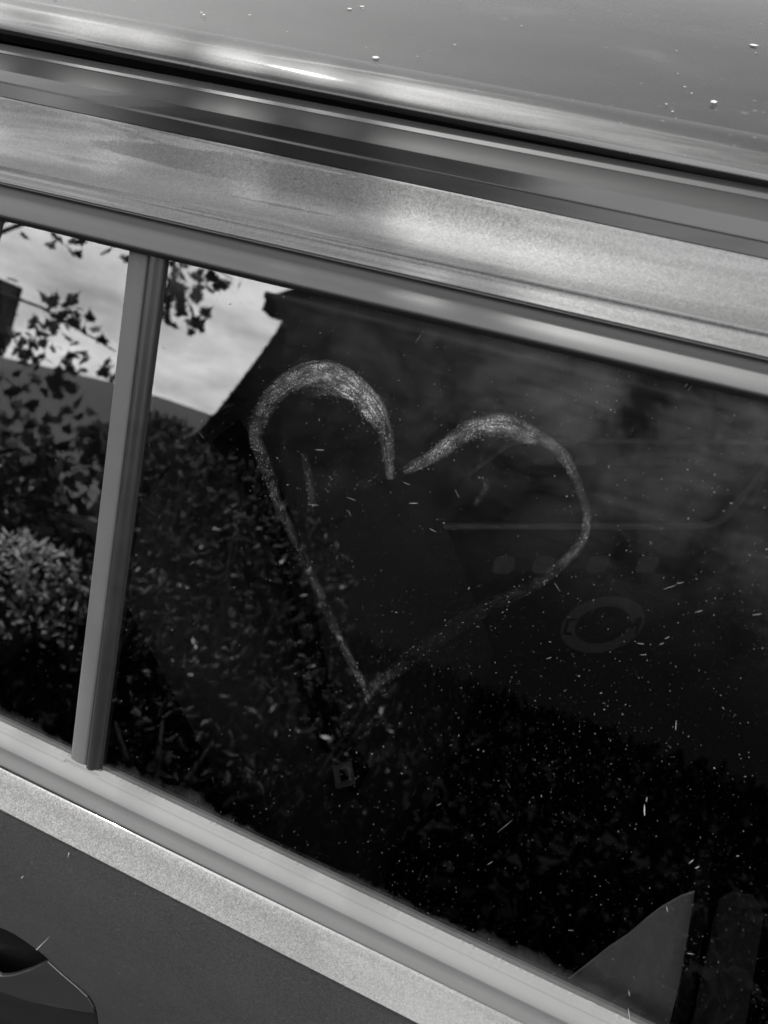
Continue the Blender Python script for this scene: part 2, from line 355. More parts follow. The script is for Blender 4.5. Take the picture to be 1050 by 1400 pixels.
# handle outline on the door skin (x, z)
HO = [(-0.3653, 0.8064), (-0.357, 0.8079), (-0.3492, 0.8081), (-0.3418, 0.8075), (-0.3349, 0.8064), (-0.3284, 0.8052), (-0.3225, 0.8037), (-0.3169, 0.8015), (-0.3118, 0.7992), (-0.3072, 0.7969), (-0.3029, 0.7951), (-0.2992, 0.7938), (-0.296, 0.7929), (-0.2932, 0.7922), (-0.2907, 0.7915), (-0.2881, 0.7907), (-0.2857, 0.7898), (-0.2834, 0.789), (-0.2814, 0.7882), (-0.2794, 0.7871), (-0.2777, 0.7858), (-0.2761, 0.7841), (-0.2748, 0.7822), (-0.2735, 0.7801), (-0.2725, 0.7776), (-0.2717, 0.7747), (-0.271, 0.7713), (-0.2706, 0.7674), (-0.2704, 0.7632), (-0.2703, 0.7589), (-0.2702, 0.7546), (-0.2705, 0.735), (-0.274, 0.715), (-0.285, 0.688), (-0.302, 0.66), (-0.325, 0.635), (-0.355, 0.612), (-0.395, 0.6), (-0.45, 0.605), (-0.49, 0.64), (-0.51, 0.69), (-0.51, 0.74), (-0.49, 0.78), (-0.455, 0.8), (-0.415, 0.8065)]
# visible door skin with the handle opening cut out
def cutskin():
    x0, x1 = -.75, .25
    outl = HO
    pts = []; grid = set()
    zt = lambda x: .9276 + .006 * max(-.5, min(.3, x))
    nx = 80; ks = [0, .003, .007, .012, .018, .026, .036, .05, .07, .09, .11, .14, .17, .2, .25, .3, .38, .46, .55, .62]
    V2 = []; E2 = []
    bnd = []
    for i in range(nx + 1): bnd.append((x0 + (x1 - x0) * i / nx, 0))
    for k in ks[1:]: bnd.append((x1, k))
    for i in range(nx - 1, -1, -1): bnd.append((x0 + (x1 - x0) * i / nx, ks[-1]))
    for k in ks[-2:0:-1]: bnd.append((x0, k))
    V2 = [Vector(b) for b in bnd]; nb = len(V2); E2 = [(i, (i + 1) % nb) for i in range(nb)]
    h = [Vector((x, zt(x) - z)) for x, z in outl]; s = len(V2); V2 += h; E2 += [(s + i, s + (i + 1) % len(h)) for i in range(len(h))]
    def inside(p, poly):
        c = False; j = len(poly) - 1
        for i in range(len(poly)):
            a, b = poly[i], poly[j]
            if (a.y > p.y) != (b.y > p.y) and p.x < (b.x - a.x) * (p.y - a.y) / (b.y - a.y) + a.x: c = not c
            j = i
        return c
    for i in range(1, nx):
        for k in ks[1:-1]:
            p = Vector((x0 + (x1 - x0) * i / nx, k))
            if inside(p, h): continue
            if min((p - q).length for q in h) < .003: continue
            V2.append(p)
    r = delaunay_2d_cdt(V2, E2, [], 0, 1e-6)
    cv, cf = r[0], r[2]
    fs = []
    for f in cf:
        c = sum((cv[i] for i in f), Vector((0, 0))) / len(f)
        if not inside(c, h): fs.append(tuple(f))
    vs = []
    for p in cv:
        z = zt(p.x) - p.y; vs.append((p.x, skin_y(p.x, z), z))
    o = mesh('door_skin', vs, fs, M['paint'], car)
    # orient outwards
    me = o.data
    if sum(p.normal.y for p in me.polygons) > 0: me.flip_normals()
    return o
door = cutskin(); door['label'] = 'rear door panel, dark below the crease'
KS = [0, .003, .007, .012, .018, .026, .036, .05, .07, .09, .11, .14, .17, .2, .25, .3, .38, .46, .55, .62]
loft('rear_quarter_panel', [row(k) for k in KS], [-2.05 + 1.296 * i / 20 for i in range(21)], M['paint'], car)
loft('front_side_panel', [row(k) for k in KS], [.254 + 1.95 * i / 24 for i in range(25)], M['paint'], car)
loft('far_side_panel', [row(k) for k in KS], XL, M['paint'], car, mirror=True)

# door handle: recessed cup, pull plate and lower grip
def hp(x, z, d): return (x, skin_y(x, z) + d, z)
n = len(HO)
vs = [hp(x, z, .0) for x, z in HO] + [hp(x, z, .0035) for x, z in HO] + [hp(x, z, .02) for x, z in HO]
fs = []
for a in (0, n):
    for i in range(n): fs.append((a + i, a + (i + 1) % n, a + n + (i + 1) % n, a + n + i))
fs.append(tuple(2 * n + i for i in range(n)))
o = mesh('handle_recess', vs, fs, M['void'], door, True)

cupv = [hp(x, z, .0035 + .014) for x, z in HO]; cc = len(cupv)
mid = (sum(h[0] for h in HO) / n, sum(h[1] for h in HO) / n)
vs = []; rings = ((1.0, .0036), (.96, .007), (.9, .012), (.8, .017), (.6, .021), (.3, .023))
for k_, d_ in rings:
    for x, z in HO: vs.append(hp(mid[0] + (x - mid[0]) * k_, mid[1] + (z - mid[1]) * k_, d_))
fs = [(a * n + i, a * n + (i + 1) % n, (a + 1) * n + (i + 1) % n, (a + 1) * n + i) for a in range(len(rings) - 1) for i in range(n)] + [tuple((len(rings) - 1) * n + i for i in range(n))]
o = mesh('handle_cup', vs, fs, M['gloss'], door)
vs, fs = prism([(-0.3187, 0.7963), (-0.3045, 0.7904), (-0.2904, 0.7854), (-0.2807, 0.7808), (-0.2746, 0.7715), (-0.2741, 0.7652), (-0.2859, 0.7578), (-0.3104, 0.743), (-0.3442, 0.7247), (-0.376, 0.7126), (-0.42, 0.695), (-0.43, 0.71), (-0.41, 0.73), (-0.3723, 0.738), (-0.3635, 0.7452), (-0.3557, 0.7527), (-0.3395, 0.7705), (-0.3281, 0.7852)], .004, .0004, lambda a, b, d: hp(a, b, d)); o = bevel(mesh('handle_plate', vs, fs, M['handle'], door, False), .0006, 2)
vs, fs = prism([(-0.3764, 0.7101), (-0.3445, 0.7223), (-0.3105, 0.7408), (-0.286, 0.7557), (-0.2749, 0.7616), (-0.2741, 0.7495), (-0.274, 0.735), (-0.277, 0.715), (-0.289, 0.69), (-0.305, 0.663), (-0.328, 0.64), (-0.358, 0.617), (-0.395, 0.606), (-0.45, 0.612), (-0.45, 0.68), (-0.42, 0.69)], .009, .0035, lambda a, b, d: hp(a, b, d)); o = bevel(mesh('handle_grip', vs, fs, M['gloss'], door, False), .0006, 2)


# front and rear shells of the body
def body_end(name, sgn, xe, mat):
    vs, fs = [], []
    prof = [(-.046, .927), (-.036, .86), (-.045, .7), (-.03, .45), (.02, .31)]
    nst = 10
    for i in range(nst + 1):
        u = i / nst; x = xe + sgn * u * .55; sh = .22 * u ** 2.5; dz = -.14 * u ** 1.5
        ring = [(y + sh, z + (dz if z > .6 else dz * .2)) for y, z in prof]
        top = [(.25 + sh * .5, .955 + dz), (.76, .985 + dz)]
        full = [(a, b) for a, b in ring[::-1]] + top + [(1.52 - top[0][0], top[0][1])] + [(1.52 - a, b) for a, b in ring]
        for y, z in full: vs.append((x, y, z))
        m_ = len(full)
    for i in range(nst):
        for j in range(m_ - 1):
            q = (i * m_ + j, i * m_ + j + 1, (i + 1) * m_ + j + 1, (i + 1) * m_ + j); fs.append(q if sgn < 0 else q[::-1])
    fs.append(tuple(nst * m_ + j for j in range(m_)))
    return mesh(name, vs, fs, mat, car)
body_end('tailgate_shell', -1, -2.05, M['paint']); body_end('bonnet', 1, 2.2, M['paint'])
# cowl decks that close the belt line fore and aft of the cabin
def deck(name, xa, xb):
    ys = [-.046, .1, .4, .76, 1.12, 1.42, 1.566]; vs = []; fs = []
    for x in (xa, xb):
        for y in ys: vs.append((x, y, .9275 + .03 * (1 - ((y - .76) / .806) ** 2)))
    for j in range(6): fs.append((j, 7 + j, 8 + j, j + 1))
    mesh(name, vs, fs, M['paint'], car)
deck('bonnet_deck', 1.72, 2.2); deck('rear_deck', -2.05, -1.85)
def screen(name, xa, xb):
    vs = [(xa, .30, 1.36), (xa, .76, 1.40), (xa, 1.22, 1.36), (xb, 1.42, .945), (xb, .76, .955), (xb, .10, .945)]
    q = [(0, 1, 4, 5), (1, 2, 3, 4)]
    if xb < xa: q = [f[::-1] for f in q]
    o = mesh(name, vs, q, M['glassplain'], car); m = o.modifiers.new('thick', 'SOLIDIFY'); m.thickness = .005
    return o
screen('windscreen', 1.02, 1.75); screen('rear_screen', -1.42, -1.87)
for s_ in (0, 1):
    for nm, xa, xb in (('front_pillar', 1.02, 1.75), ('rear_pillar', -1.42, -1.87)):
        pts = [(xa, .30, 1.36), (xa + (.04 if xb < xa else -.04), .20, 1.33), (xb + (.3 if xb < xa else -.12), .0, .945), (xb, .10, .945)]
        if s_: pts = [(a, 1.52 - b, c) for a, b, c in pts]
        o = mesh(nm, pts, [(0, 1, 2, 3)], M['paint'], car, False); m = o.modifiers.new('thick', 'SOLIDIFY'); m.thickness = .03
for wx in (-1.35, 1.35):
    for wy, sg in ((.06, -1), (1.46, 1)):
        vs, fs = [], []; prof = [(.20, .10), (.30, .105), (.325, .08), (.33, .0), (.325, -.08), (.30, -.105), (.20, -.1)]
        for k in range(32):
            a = 2 * math.pi * k / 32
            for r_, d_ in prof: vs.append((wx + r_ * math.cos(a), wy + d_, .33 + r_ * math.sin(a)))
        for k in range(32):
            for j in range(6): fs.append((k * 7 + j, k * 7 + j + 1, ((k + 1) % 32) * 7 + j + 1, ((k + 1) % 32) * 7 + j))
        wo_ = mesh('wheel', vs, fs, M['tyre'], car)
        vs, fs = [], []
        for sp in range(5):
            a = 2 * math.pi * sp / 5
            for (r0, w0) in ((.03, .03), (.205, .045)):
                for s2 in (-1, 1):
                    for dd in (.06, .085):
                        vs.append((wx + r0 * math.cos(a) - s2 * w0 * math.sin(a), wy + sg * dd, .33 + r0 * math.sin(a) + s2 * w0 * math.cos(a)))
            b = sp * 8
            for f in ((0, 1, 3, 2), (4, 6, 7, 5), (0, 4, 5, 1), (2, 3, 7, 6), (0, 2, 6, 4), (1, 5, 7, 3)): fs.append(tuple(b + i for i in f))
        mesh('rim', vs, fs, M['wheel'], wo_, False)
vs, fs = box_vf((-2.3, .12, .22), (2.4, 1.40, .31)); mesh('underbody', vs, fs, M['void'], car, False)

# ------------------------------------------------------------------ windows
def pane(name, st, mat, thick=.004, mirror=False, lab=None):
    vs, fs, uv = [], [], []; n = len(st)
    for d in (0, -thick):
        for s, t in st:
            p = GP(s, t, d); vs.append((p[0], 1.52 - p[1] if mirror else p[1], p[2])); uv.append((s, t))
    f = tuple(range(n)); g = tuple(n + i for i in range(n))
    fs = [f, g[::-1]] + [(i, n + i, n + (i + 1) % n, (i + 1) % n) for i in range(n)]
    if mirror: fs = [q[::-1] for q in fs]
    o = mesh(name, vs, fs, mat, car, False, uv)
    if lab: o['label'] = lab
    return o
TT = .378
mainp = pane('window_glass', [(-.309, -.008), (.172, -.008), (.150, TT), (-.309, TT)], M['glass'], lab='dusty main pane of the rear door window')
quarter = pane('quarter_glass', [(-.512, -.008), (-.318, -.008), (-.318, TT), (-.431, TT)], M['glass'], lab='small fixed pane behind the divider bar')
pane('front_window_glass', [(.235, -.008), (.98, -.008), (.70, TT), (.212, TT)], M['glassplain'])
for st in ([(-.318, -.008), (.172, -.008), (.150, TT), (-.318, TT)], [(-.512, -.008), (-.33, -.008), (-.33, TT), (-.431, TT)], [(.235, -.008), (.98, -.008), (.70, TT), (.212, TT)], [(-1.25, -.008), (-.62, -.008), (-.55, TT), (-1.1, TT)]):
    pane('far_window_glass', st, M['glassplain'], mirror=True)
pane('rear_side_glass', [(-1.25, -.008), (-.62, -.008), (-.55, TT), (-1.1, TT)], M['glassplain'])
def strip(name, prof, line_a, line_b, mat, parent, mirror=False, nseg=12):
    """upright bar in the glass plane. prof: (across, out) pairs; line_a/b: (s at t) at bottom and top"""
    vs, fs = [], []; m = len(prof)
    for i in range(nseg + 1):
        t = -.004 + (TT + .003) * i / nseg; u = i / nseg; s0 = line_a + (line_b - line_a) * u
        for a, nn in prof:
            p = GP(s0 + a, t, nn); vs.append((p[0], 1.52 - p[1] if mirror else p[1], p[2]))
    for i in range(nseg):
        for j in range(m - 1): 
            q = (i * m + j, i * m + j + 1, (i + 1) * m + j + 1, (i + 1) * m + j); fs.append(q[::-1] if mirror else q)
    return mesh(name, vs, fs, mat, parent)
for mir in (False, True):
    bar = strip('divider_bar', [(-.0002, -.004), (0, .0016), (.0004, .0024), (.002, .0030), (.007, .0034), (.012, .0032), (.0135, .0028), (.0139, .0020), (.0141, .0008)], -.3308, -.3292, M['trim'], car, mir)
    strip('divider_seal', [(.0141, .0006), (.0145, .0022), (.0155, .0036), (.018, .0044), (.021, .0040), (.0235, .0026), (.0250, .0005), (.0254, -.003)], -.3308, -.3285, M['sealgrey'], bar, mir)
    strip('pane_gap', [(.0252, .0003), (.0268, .0003), (.0268, -.004)], -.3308, -.3285, M['void'], bar, mir)
    # quarter pane rear seal and body pillars
    strip('rear_seal', [(-.014, .001), (-.011, .003), (-.002, .003), (.001, .001), (.0012, -.004)], -.511, -.4285, M['seal'], car, mir)
    strip('rear_door_pillar', [(-.125, .0015), (-.10, .003), (-.03, .0032), (-.013, .0022)], -.511, -.430, M['gloss'], car, mir)
    strip('centre_pillar', [(-.001, -.004), (0, .002), (.004, .0034), (.03, .0038), (.058, .0034), (.062, .002), (.063, -.004)], .172, .150, M['gloss'], car, mir)
# dirt fillet along the bottom of the glass
vs, fs = [], []; N_ = 700
for i in range(N_ + 1):
    s = -.5 + .67 * i / N_
    if -.3325 < s < -.3045: s2 = s
    h = .0022 + .0016 * (.5 + .5 * mnoise.noise(Vector((s * 90, 0, 1)))) + .0012 * mnoise.noise(Vector((s * 420, 4, 1)))
    vs += [GP(s, -.0005, .0062), GP(s, .0012, .0040), GP(s, h, .0004)]
for i in range(N_):
    for j in range(2): fs.append((i * 3 + j, (i + 1) * 3 + j, (i + 1) * 3 + j + 1, i * 3 + j + 1))
vd = [f for f in fs if not (-.3335 < vs[f[0]][0] < -.3035)]
dl = mesh('dirt_line', vs, vd, M['trim'], mainp); dl['label'] = 'crust of dirt along the foot of the glass'

# ------------------------------------------------------------------ heart drawn in the dust
def heartmat():
    m, nt, p, o = newmat('finger_dust'); nt.nodes.remove(p)
    uv = nt.nodes.new('ShaderNodeUVMap'); uv.uv_map = 'UVMap'          # u metres along the stroke, v -1..1 across
    at = nt.nodes.new('ShaderNodeAttribute'); at.attribute_name = 'amount'
    sx = nt.nodes.new('ShaderNodeSeparateXYZ'); nt.links.new(uv.outputs[0], sx.inputs[0])
    st = noisen(nt, mapping(nt, uv.outputs[0], (75, 5.5, 1)), 1.0, 6, .7, .6)
    pt = nt.nodes.new('ShaderNodeUVMap'); pt.uv_map = 'Metres'
    fine = noisen(nt, pt.outputs[0], 800, 3, .7)
    pat = noisen(nt, pt.outputs[0], 130, 5, .7)
    edge = mathn(nt, 'SUBTRACT', 1.0, mathn(nt, 'POWER', mathn(nt, 'ABSOLUTE', mathn(nt, 'MULTIPLY_ADD', mathn(nt, 'SUBTRACT', pat, .5), 1.6, sx.outputs[1])), 2.2), clamp=True)
    edge = mathn(nt, 'MULTIPLY', edge, mathn(nt, 'SUBTRACT', 1.0, mathn(nt, 'POWER', mathn(nt, 'ABSOLUTE', sx.outputs[1]), 6.0)), clamp=True)
    k = mathn(nt, 'MULTIPLY', ramp(nt, st, [(.42, .04), (.60, 1)]), ramp(nt, fine, [(.40, .05), (.60, 1)]))
    k = mathn(nt, 'MULTIPLY', k, ramp(nt, pat, [(.38, .1), (.62, 1)]))
    k = mathn(nt, 'ADD', mathn(nt, 'MULTIPLY', k, 1.5), mathn(nt, 'MULTIPLY', ramp(nt, pat, [(.3, .3), (.7, 1)]), .12))
    brk = ramp(nt, noisen(nt, pt.outputs[0], 32, 4, .6), [(.34, .25), (.58, 1)])
    k = mathn(nt, 'MULTIPLY', mathn(nt, 'MULTIPLY', mathn(nt, 'MULTIPLY', k, edge), brk), mathn(nt, 'POWER', at.outputs['Fac'], 1.5), clamp=True)
    tr = nt.nodes.new('ShaderNodeBsdfTransparent'); d = nt.nodes.new('ShaderNodeBsdfDiffuse'); d.inputs[0].default_value = g3(.34)
    ms = nt.nodes.new('ShaderNodeMixShader'); nt.links.new(k, ms.inputs[0]); nt.links.new(tr.outputs[0], ms.inputs[1]); nt.links.new(d.outputs[0], ms.inputs[2])
    nt.links.new(ms.outputs[0], o.inputs[0]); return m
M['heart'] = heartmat()
STROKES = [[(-0.1181, 0.141, 0.0035, 0.4), (-0.1296, 0.1545, 0.0048, 0.38), (-0.1415, 0.1678, 0.0057, 0.25), (-0.162, 0.193, 0.0062, 0.2), (-0.1828, 0.2203, 0.0063, 0.22), (-0.1992, 0.2391, 0.0064, 0.28), (-0.2122, 0.2588, 0.0073, 0.4), (-0.2246, 0.2785, 0.0092, 0.5), (-0.2236, 0.2948, 0.01, 0.55), (-0.2137, 0.313, 0.0107, 0.9), (-0.1989, 0.3242, 0.0121, 1.2), (-0.183, 0.3273, 0.0144, 1.4), (-0.1658, 0.3232, 0.0124, 1.4), (-0.1541, 0.3156, 0.0123, 1.4), (-0.1449, 0.3052, 0.0089, 1.1), (-0.1412, 0.2954, 0.0065, 0.75), (-0.1357, 0.2794, 0.0049, 0.5)], [(-0.129, 0.2858, 0.004, 0.45), (-0.1232, 0.2915, 0.0056, 0.7), (-0.1134, 0.3004, 0.007, 1.1), (-0.1036, 0.3133, 0.0084, 0.9), (-0.0932, 0.3224, 0.0097, 1.0), (-0.0797, 0.3265, 0.0116, 1.1), (-0.0673, 0.3259, 0.0093, 1.0), (-0.0548, 0.3241, 0.0063, 0.8), (-0.043, 0.3174, 0.0055, 0.7), (-0.0331, 0.3061, 0.0041, 0.3), (-0.0248, 0.2922, 0.0041, 0.3), (-0.0238, 0.2778, 0.0048, 0.5), (-0.0296, 0.263, 0.0056, 0.3), (-0.0413, 0.2457, 0.0065, 0.16), (-0.0546, 0.2319, 0.0075, 0.12), (-0.0719, 0.2139, 0.0085, 0.09), (-0.0888, 0.1907, 0.0089, 0.09), (-0.1028, 0.1704, 0.0083, 0.1), (-0.1157, 0.1524, 0.006, 0.28), (-0.1196, 0.1367, 0.0043, 0.25)], [(-0.1922, 0.2794, 0.0035, 0.1), (-0.188, 0.2706, 0.0053, 0.35), (-0.1839, 0.2603, 0.0053, 0.35), (-0.1796, 0.249, 0.0044, 0.25)], [(-0.0864, 0.2963, 0.0037, 0.05), (-0.081, 0.2916, 0.003, 0.3), (-0.0843, 0.2798, 0.003, 0.2)], [(-0.1944, 0.3136, 0.0035, 0.1), (-0.1857, 0.318, 0.0043, 0.45), (-0.174, 0.3181, 0.0034, 0.2)], [(-0.1788, 0.2733, 0.0217, 0.0), (-0.1706, 0.2689, 0.0258, 0.16), (-0.1624, 0.2645, 0.0214, 0.0)], [(-0.1578, 0.2651, 0.0042, 0.0), (-0.15, 0.2729, 0.005, 0.12), (-0.1422, 0.2797, 0.0041, 0.0)]]
def spline(P, n=14):
    out = []
    for i in range(len(P) - 1):
        p0, p1, p2, p3 = P[max(i - 1, 0)], P[i], P[i + 1], P[min(i + 2, len(P) - 1)]
        for k in range(n):
            t = k / n
            out.append(tuple(.5 * ((2 * b) + (-a + c) * t + (2 * a - 5 * b + 4 * c - d) * t * t + (-a + 3 * b - 3 * c + d) * t ** 3) for a, b, c, d in zip(p0, p1, p2, p3)))
    out.append(P[-1]); return out
hv, hf, huv, hm, ham = [], [], [], [], []
for si, S in enumerate(STROKES):
    Q = spline(S); u = 0; b = len(hv)
    for i, (s, t, wd, am) in enumerate(Q):
        a, c = Q[max(i - 1, 0)], Q[min(i + 1, len(Q) - 1)]
        dx, dy = c[0] - a[0], c[1] - a[1]; L = math.hypot(dx, dy) or 1; nx, ny = -dy / L, dx / L
        if i: u += math.hypot(s - Q[i - 1][0], t - Q[i - 1][1])
        for v in (-1, -.5, 0, .5, 1):
            hw = wd * .5 * 1.3 * v
            hv.append(GP(s + nx * hw, t + ny * hw, .0004 + si * .00008)); huv.append((u + si * 3.1, v)); hm.append((s + nx * hw, t + ny * hw)); ham.append(max(0, am))
    for i in range(len(Q) - 1):
        for j in range(4): hf.append((b + i * 5 + j, b + i * 5 + j + 1, b + (i + 1) * 5 + j + 1, b + (i + 1) * 5 + j))
ho = mesh('heart_drawing', hv, hf, M['heart'], mainp, True, huv); ho['label'] = 'lopsided heart drawn with a finger in the dust'
me = ho.data
l2 = me.uv_layers.new(name='Metres')
for lp in me.loops: l2.data[lp.index].uv = hm[lp.vertex_index]
at = me.attributes.new('amount', 'FLOAT', 'POINT')
for i, v in enumerate(ham): at.data[i].value = v

# loose grains heaped along the finger's track
GR = []
# dust specks, fibres and scratches lying on the glass
M['dust'] = simple('pale_dust', .14, .95, var=.4, scale=400)
M['dustbright'] = simple('bright_dust', .28, .95, var=.2, scale=400)
def speck(vs, fs, s, t, r, an, asp=1.0):
    b = len(vs); k = 5
    for i in range(k):
        a = 2 * math.pi * i / k + random.random() * .5; x = r * asp * math.cos(a); y = r * math.sin(a)
        vs.append(GP(s + x * math.cos(an) - y * math.sin(an), t + x * math.sin(an) + y * math.cos(an), .0008))
    fs.append(tuple(b + i for i in range(k)))
vs, fs = [], []
for i in range(12000):
    s = random.uniform(-.5, .165); t = random.uniform(.003, .37)
    if -.333 < s < -.3: continue
    dens = .35 + .65 * max(0, mnoise.noise(Vector((s * 9, t * 9, 2))) + .45)
    if s < -.2: dens *= .35
    if random.random() > dens: continue
    r = .00010 + .00022 * random.random() ** 5
    speck(vs, fs, s, t, r, random.uniform(0, 3.1), 1 + 2.0 * (random.random() < .12))
for S in STROKES:
    Q = spline(S)
    for i in range(len(Q) - 1):
        s, t, wd, am = Q[i]; dx, dy = Q[i + 1][0] - s, Q[i + 1][1] - t; L = math.hypot(dx, dy); nx, ny = -dy / L, dx / L
        for k in range(int(am * wd * L * 1.1e6) + (random.random() < .5)):
            v = random.gauss(0, .36); u = random.random(); a_, b_ = s + dx * u + nx * wd * v, t + dy * u + ny * wd * v
            if mnoise.noise(Vector((a_ * 160, b_ * 160, 1))) + .5 * mnoise.noise(Vector((v * 5, (s + t) * 60, 8))) < -.05 and random.random() < .8: continue
            r = .00010 + .00016 * random.random() ** 3
            speck(vs, fs, a_, b_, r, math.atan2(dy, dx), 1 + 2.5 * random.random() ** 2)
mesh('dust_specks', vs, fs, M['dust'], mainp, False)['kind'] = 'stuff'
vs, fs = [], []
for i in range(90):
    s = random.uniform(-.3, .16); t = random.uniform(.005, .37)
    speck(vs, fs, s, t, .00016 + .00018 * random.random() ** 2, random.uniform(0, 3), 1.3)
for (s, t, L, an, wd) in [(0.0516, 0.1399, 0.0078, 1.88, 0.00033), (0.0507, 0.1468, 0.00312, 1.71, 0.00021), (0.0516, 0.1953, 0.00728, 1.8, 0.00012), (0.0829, 0.0067, 0.01144, 1.97, 0.00017), (0.0832, 0.1208, 0.00468, 1.19, 0.00019), (0.087, 0.1187, 0.00312, 0.93, 0.00023), (0.0807, 0.0859, 0.00416, 2.06, 0.00017), (0.1005, 0.0646, 0.00468, 0.31, 0.00016), (0.0785, 0.0213, 0.00468, 2.06, 0.00021), (-0.1997, 0.0542, 0.00052, 0.14, 0.0001), (0.0363, 0.0451, 0.00416, 0.49, 8e-05), (-0.0593, 0.0902, 0.00468, 0.84, 8e-05), (-0.0198, 0.0659, 0.0052, 1.01, 0.0001), (-0.018, 0.0942, 0.0156, 1.1, 5e-05), (-0.1377, 0.3602, 0.00658, 1.19, 9e-05), (-0.1192, 0.2698, 0.00624, 0.31, 0.00017), (-0.1257, 0.2798, 0.0052, 3.11, 0.00012), (-0.1042, 0.258, 0.0052, 2.93, 0.00012), (-0.1796, 0.25, 0.00832, 0.23, 0.0001), (-0.1822, 0.2837, 0.00728, 0.23, 0.00012), (-0.1567, 0.2609, 0.00728, 3.11, 9e-05), (-0.1557, 0.252, 0.0052, 2.23, 8e-05), (-0.0958, 0.2828, 0.00624, 2.32, 6e-05), (-0.0289, 0.2489, 0.00728, 2.41, 6e-05), (0.0255, 0.2682, 0.00728, 0.66, 7e-05), (0.0298, 0.2723, 0.00416, 0.58, 9e-05), (0.0428, 0.2606, 0.00468, 0.66, 0.0001), (0.0244, 0.228, 0.00416, 0.4, 0.00012), (0.0212, 0.2334, 0.00416, 0.23, 0.0001), (0.0312, 0.2373, 0.00364, 0.84, 0.0001), (0.0327, 0.2414, 0.00312, 0.93, 0.0001), (0.04, 0.3195, 0.00156, 0.14, 0.00021), (0.0154, 0.3299, 0.00104, 0.14, 0.00021), (0.0691, 0.2686, 0.0052, 0.49, 0.0001), (-0.2232, 0.272, 0.00624, 3.19, 7e-05), (-0.2553, 0.1857, 0.00624, 0.93, 6e-05), (-0.2622, 0.2704, 0.00658, 2.5, 5e-05), (-0.2854, -0.0062, 0.00156, 0.14, 0.0001), (-0.0223, 0.2074, 0.00416, 0.66, 8e-05), (-0.029, 0.349, 0.00094, 0.14, 0.00019), (-0.1436, 0.3352, 0.00141, 0.14, 9e-05), (0.0022, 0.3696, 0.00235, 1.19, 0.00019), (0.0043, 0.3686, 0.00376, 1.19, 8e-05)]:
    speck(vs, fs, s, t, wd, an, L / wd / 2)
mesh('bright_flecks', vs, fs, M['dustbright'], mainp, False)['kind'] = 'stuff'

# flecks of dirt on the roof and the mouldings, a scratch on the door
def fleck(vs, fs, P, ex, ey, r, asp):
    b = len(vs)
    for i in range(5):
        a = 2 * math.pi * i / 5 + random.random() * .6; vs.append(tuple(P + ex * (r * asp * math.cos(a)) + ey * (r * math.sin(a))))
    fs.append(tuple(b + i for i in range(5)))
def roofpt(x, u):
    y, z = L1(x); return Vector((x, y + u * (.76 - y), z + .0012 * min(1, u * 30) + .058 * (1 - (1 - u) ** 1.9) + .0007))
vs, fs = [], []
for i in range(80):
    x = random.uniform(-.8, .25); u = .01 + .5 * random.random() ** 2
    p = roofpt(x, u); q = roofpt(x, u + .01)
    fleck(vs, fs, p, Vector((1, 0, 0)), (q - p).normalized(), .0004 + .0014 * random.random() ** 4, random.uniform(.8, 2.2))
for lo, hi, nn, mx in ((L3, L4, 420, .0007), (L4, L5, 120, .0004), (L6, L7, 60, .0005)):
    for i in range(nn):
        x = .2 - .9 * random.random() ** 1.6; k = random.uniform(.3, .95) if lo is L3 else random.uniform(.1, .9)
        f = blend(lo, hi, k, .0052 if lo is L6 else .0012); a = Vector((x, *f(x))); b_ = Vector((x, *lo(x))); c_ = Vector((x, *hi(x)))
        fleck(vs, fs, a, Vector((1, 0, 0)), (c_ - b_).normalized(), .00015 + mx * random.random() ** 4, random.uniform(1, 2.5))
fl = mesh('dirt_flecks', vs, fs, M['dustbright'], car, False); fl['kind'] = 'stuff'; fl['label'] = 'dirt flecks on the roof and the black mouldings'
for (x0_, z0_, x1_, z1_) in [(-0.3284, 0.8052, -0.314, 0.8304), (-0.3411, 0.8741, -0.339, 0.8781), (-0.239, 0.965, -0.2362, 0.9608), (-0.2987, 0.9206, -0.2997, 0.9156)]:
    vs, fs = [], []
    d_ = Vector((x1_ - x0_, z1_ - z0_)); nn = Vector((-d_.y, d_.x)).normalized() * .0003; b = len(vs)
    for (x, z, s_) in ((x0_, z0_, 1.6), (x0_, z0_, -1.6), (x1_, z1_, -.2), (x1_, z1_, .2)):
        xx, zz = x + nn.x * s_, z + nn.y * s_; vs.append((xx, skin_y(xx, zz) - .0004, zz))
    fs.append((b, b + 1, b + 2, b + 3))
    mesh('scratch', vs, fs, M['dustbright'], door, False)

# ------------------------------------------------------------------ cabin
hl = []
rows = [lambda x: (.155, 1.296), lambda x: (.215, 1.335), lambda x: (.30, 1.362), lambda x: (.76, 1.415)]
loft('roof_lining', rows[::-1], XS, M['interior'], car); loft('roof_lining', rows[::-1], XS, M['interior'], car, mirror=True)
vs, fs = box_vf((-1.7, .03, .30), (1.6, 1.49, .36)); mesh('cabin_floor', vs, fs, M['interior'], car, False)
for mir in (False, True):
    loft('door_card', [lambda x: (-.006, .930), lambda x: (.006, .936), lambda x: (.016, .932), lambda x: (.022, .90), lambda x: (.03, .40)], [-1.4, 1.3], M['interior'], car, False, mirror=mir)
def recl(y, z, o=0): return -.352 + (1.07 - z) * .37 + o
vs, fs = [], []
for z in (.50, .55, .9, 1.02, 1.06, 1.07):
    for y, o in ((.115, -.04), (.125, -.01), (.17, .012), (.22, 0), (.245, -.012), (.31, -.012), (.335, 0), (.5, .004), (.62, .0), (.76, -.01), (1.0, .0), (1.3, .01), (1.44, -.03)):
        vs.append((recl(y, z, o) - (.03 if z > 1.065 else 0), y, z))
for i in range(5):
    for j in range(12): fs.append((i * 13 + j, i * 13 + j + 1, (i + 1) * 13 + j + 1, (i + 1) * 13 + j))
ns = len(vs)
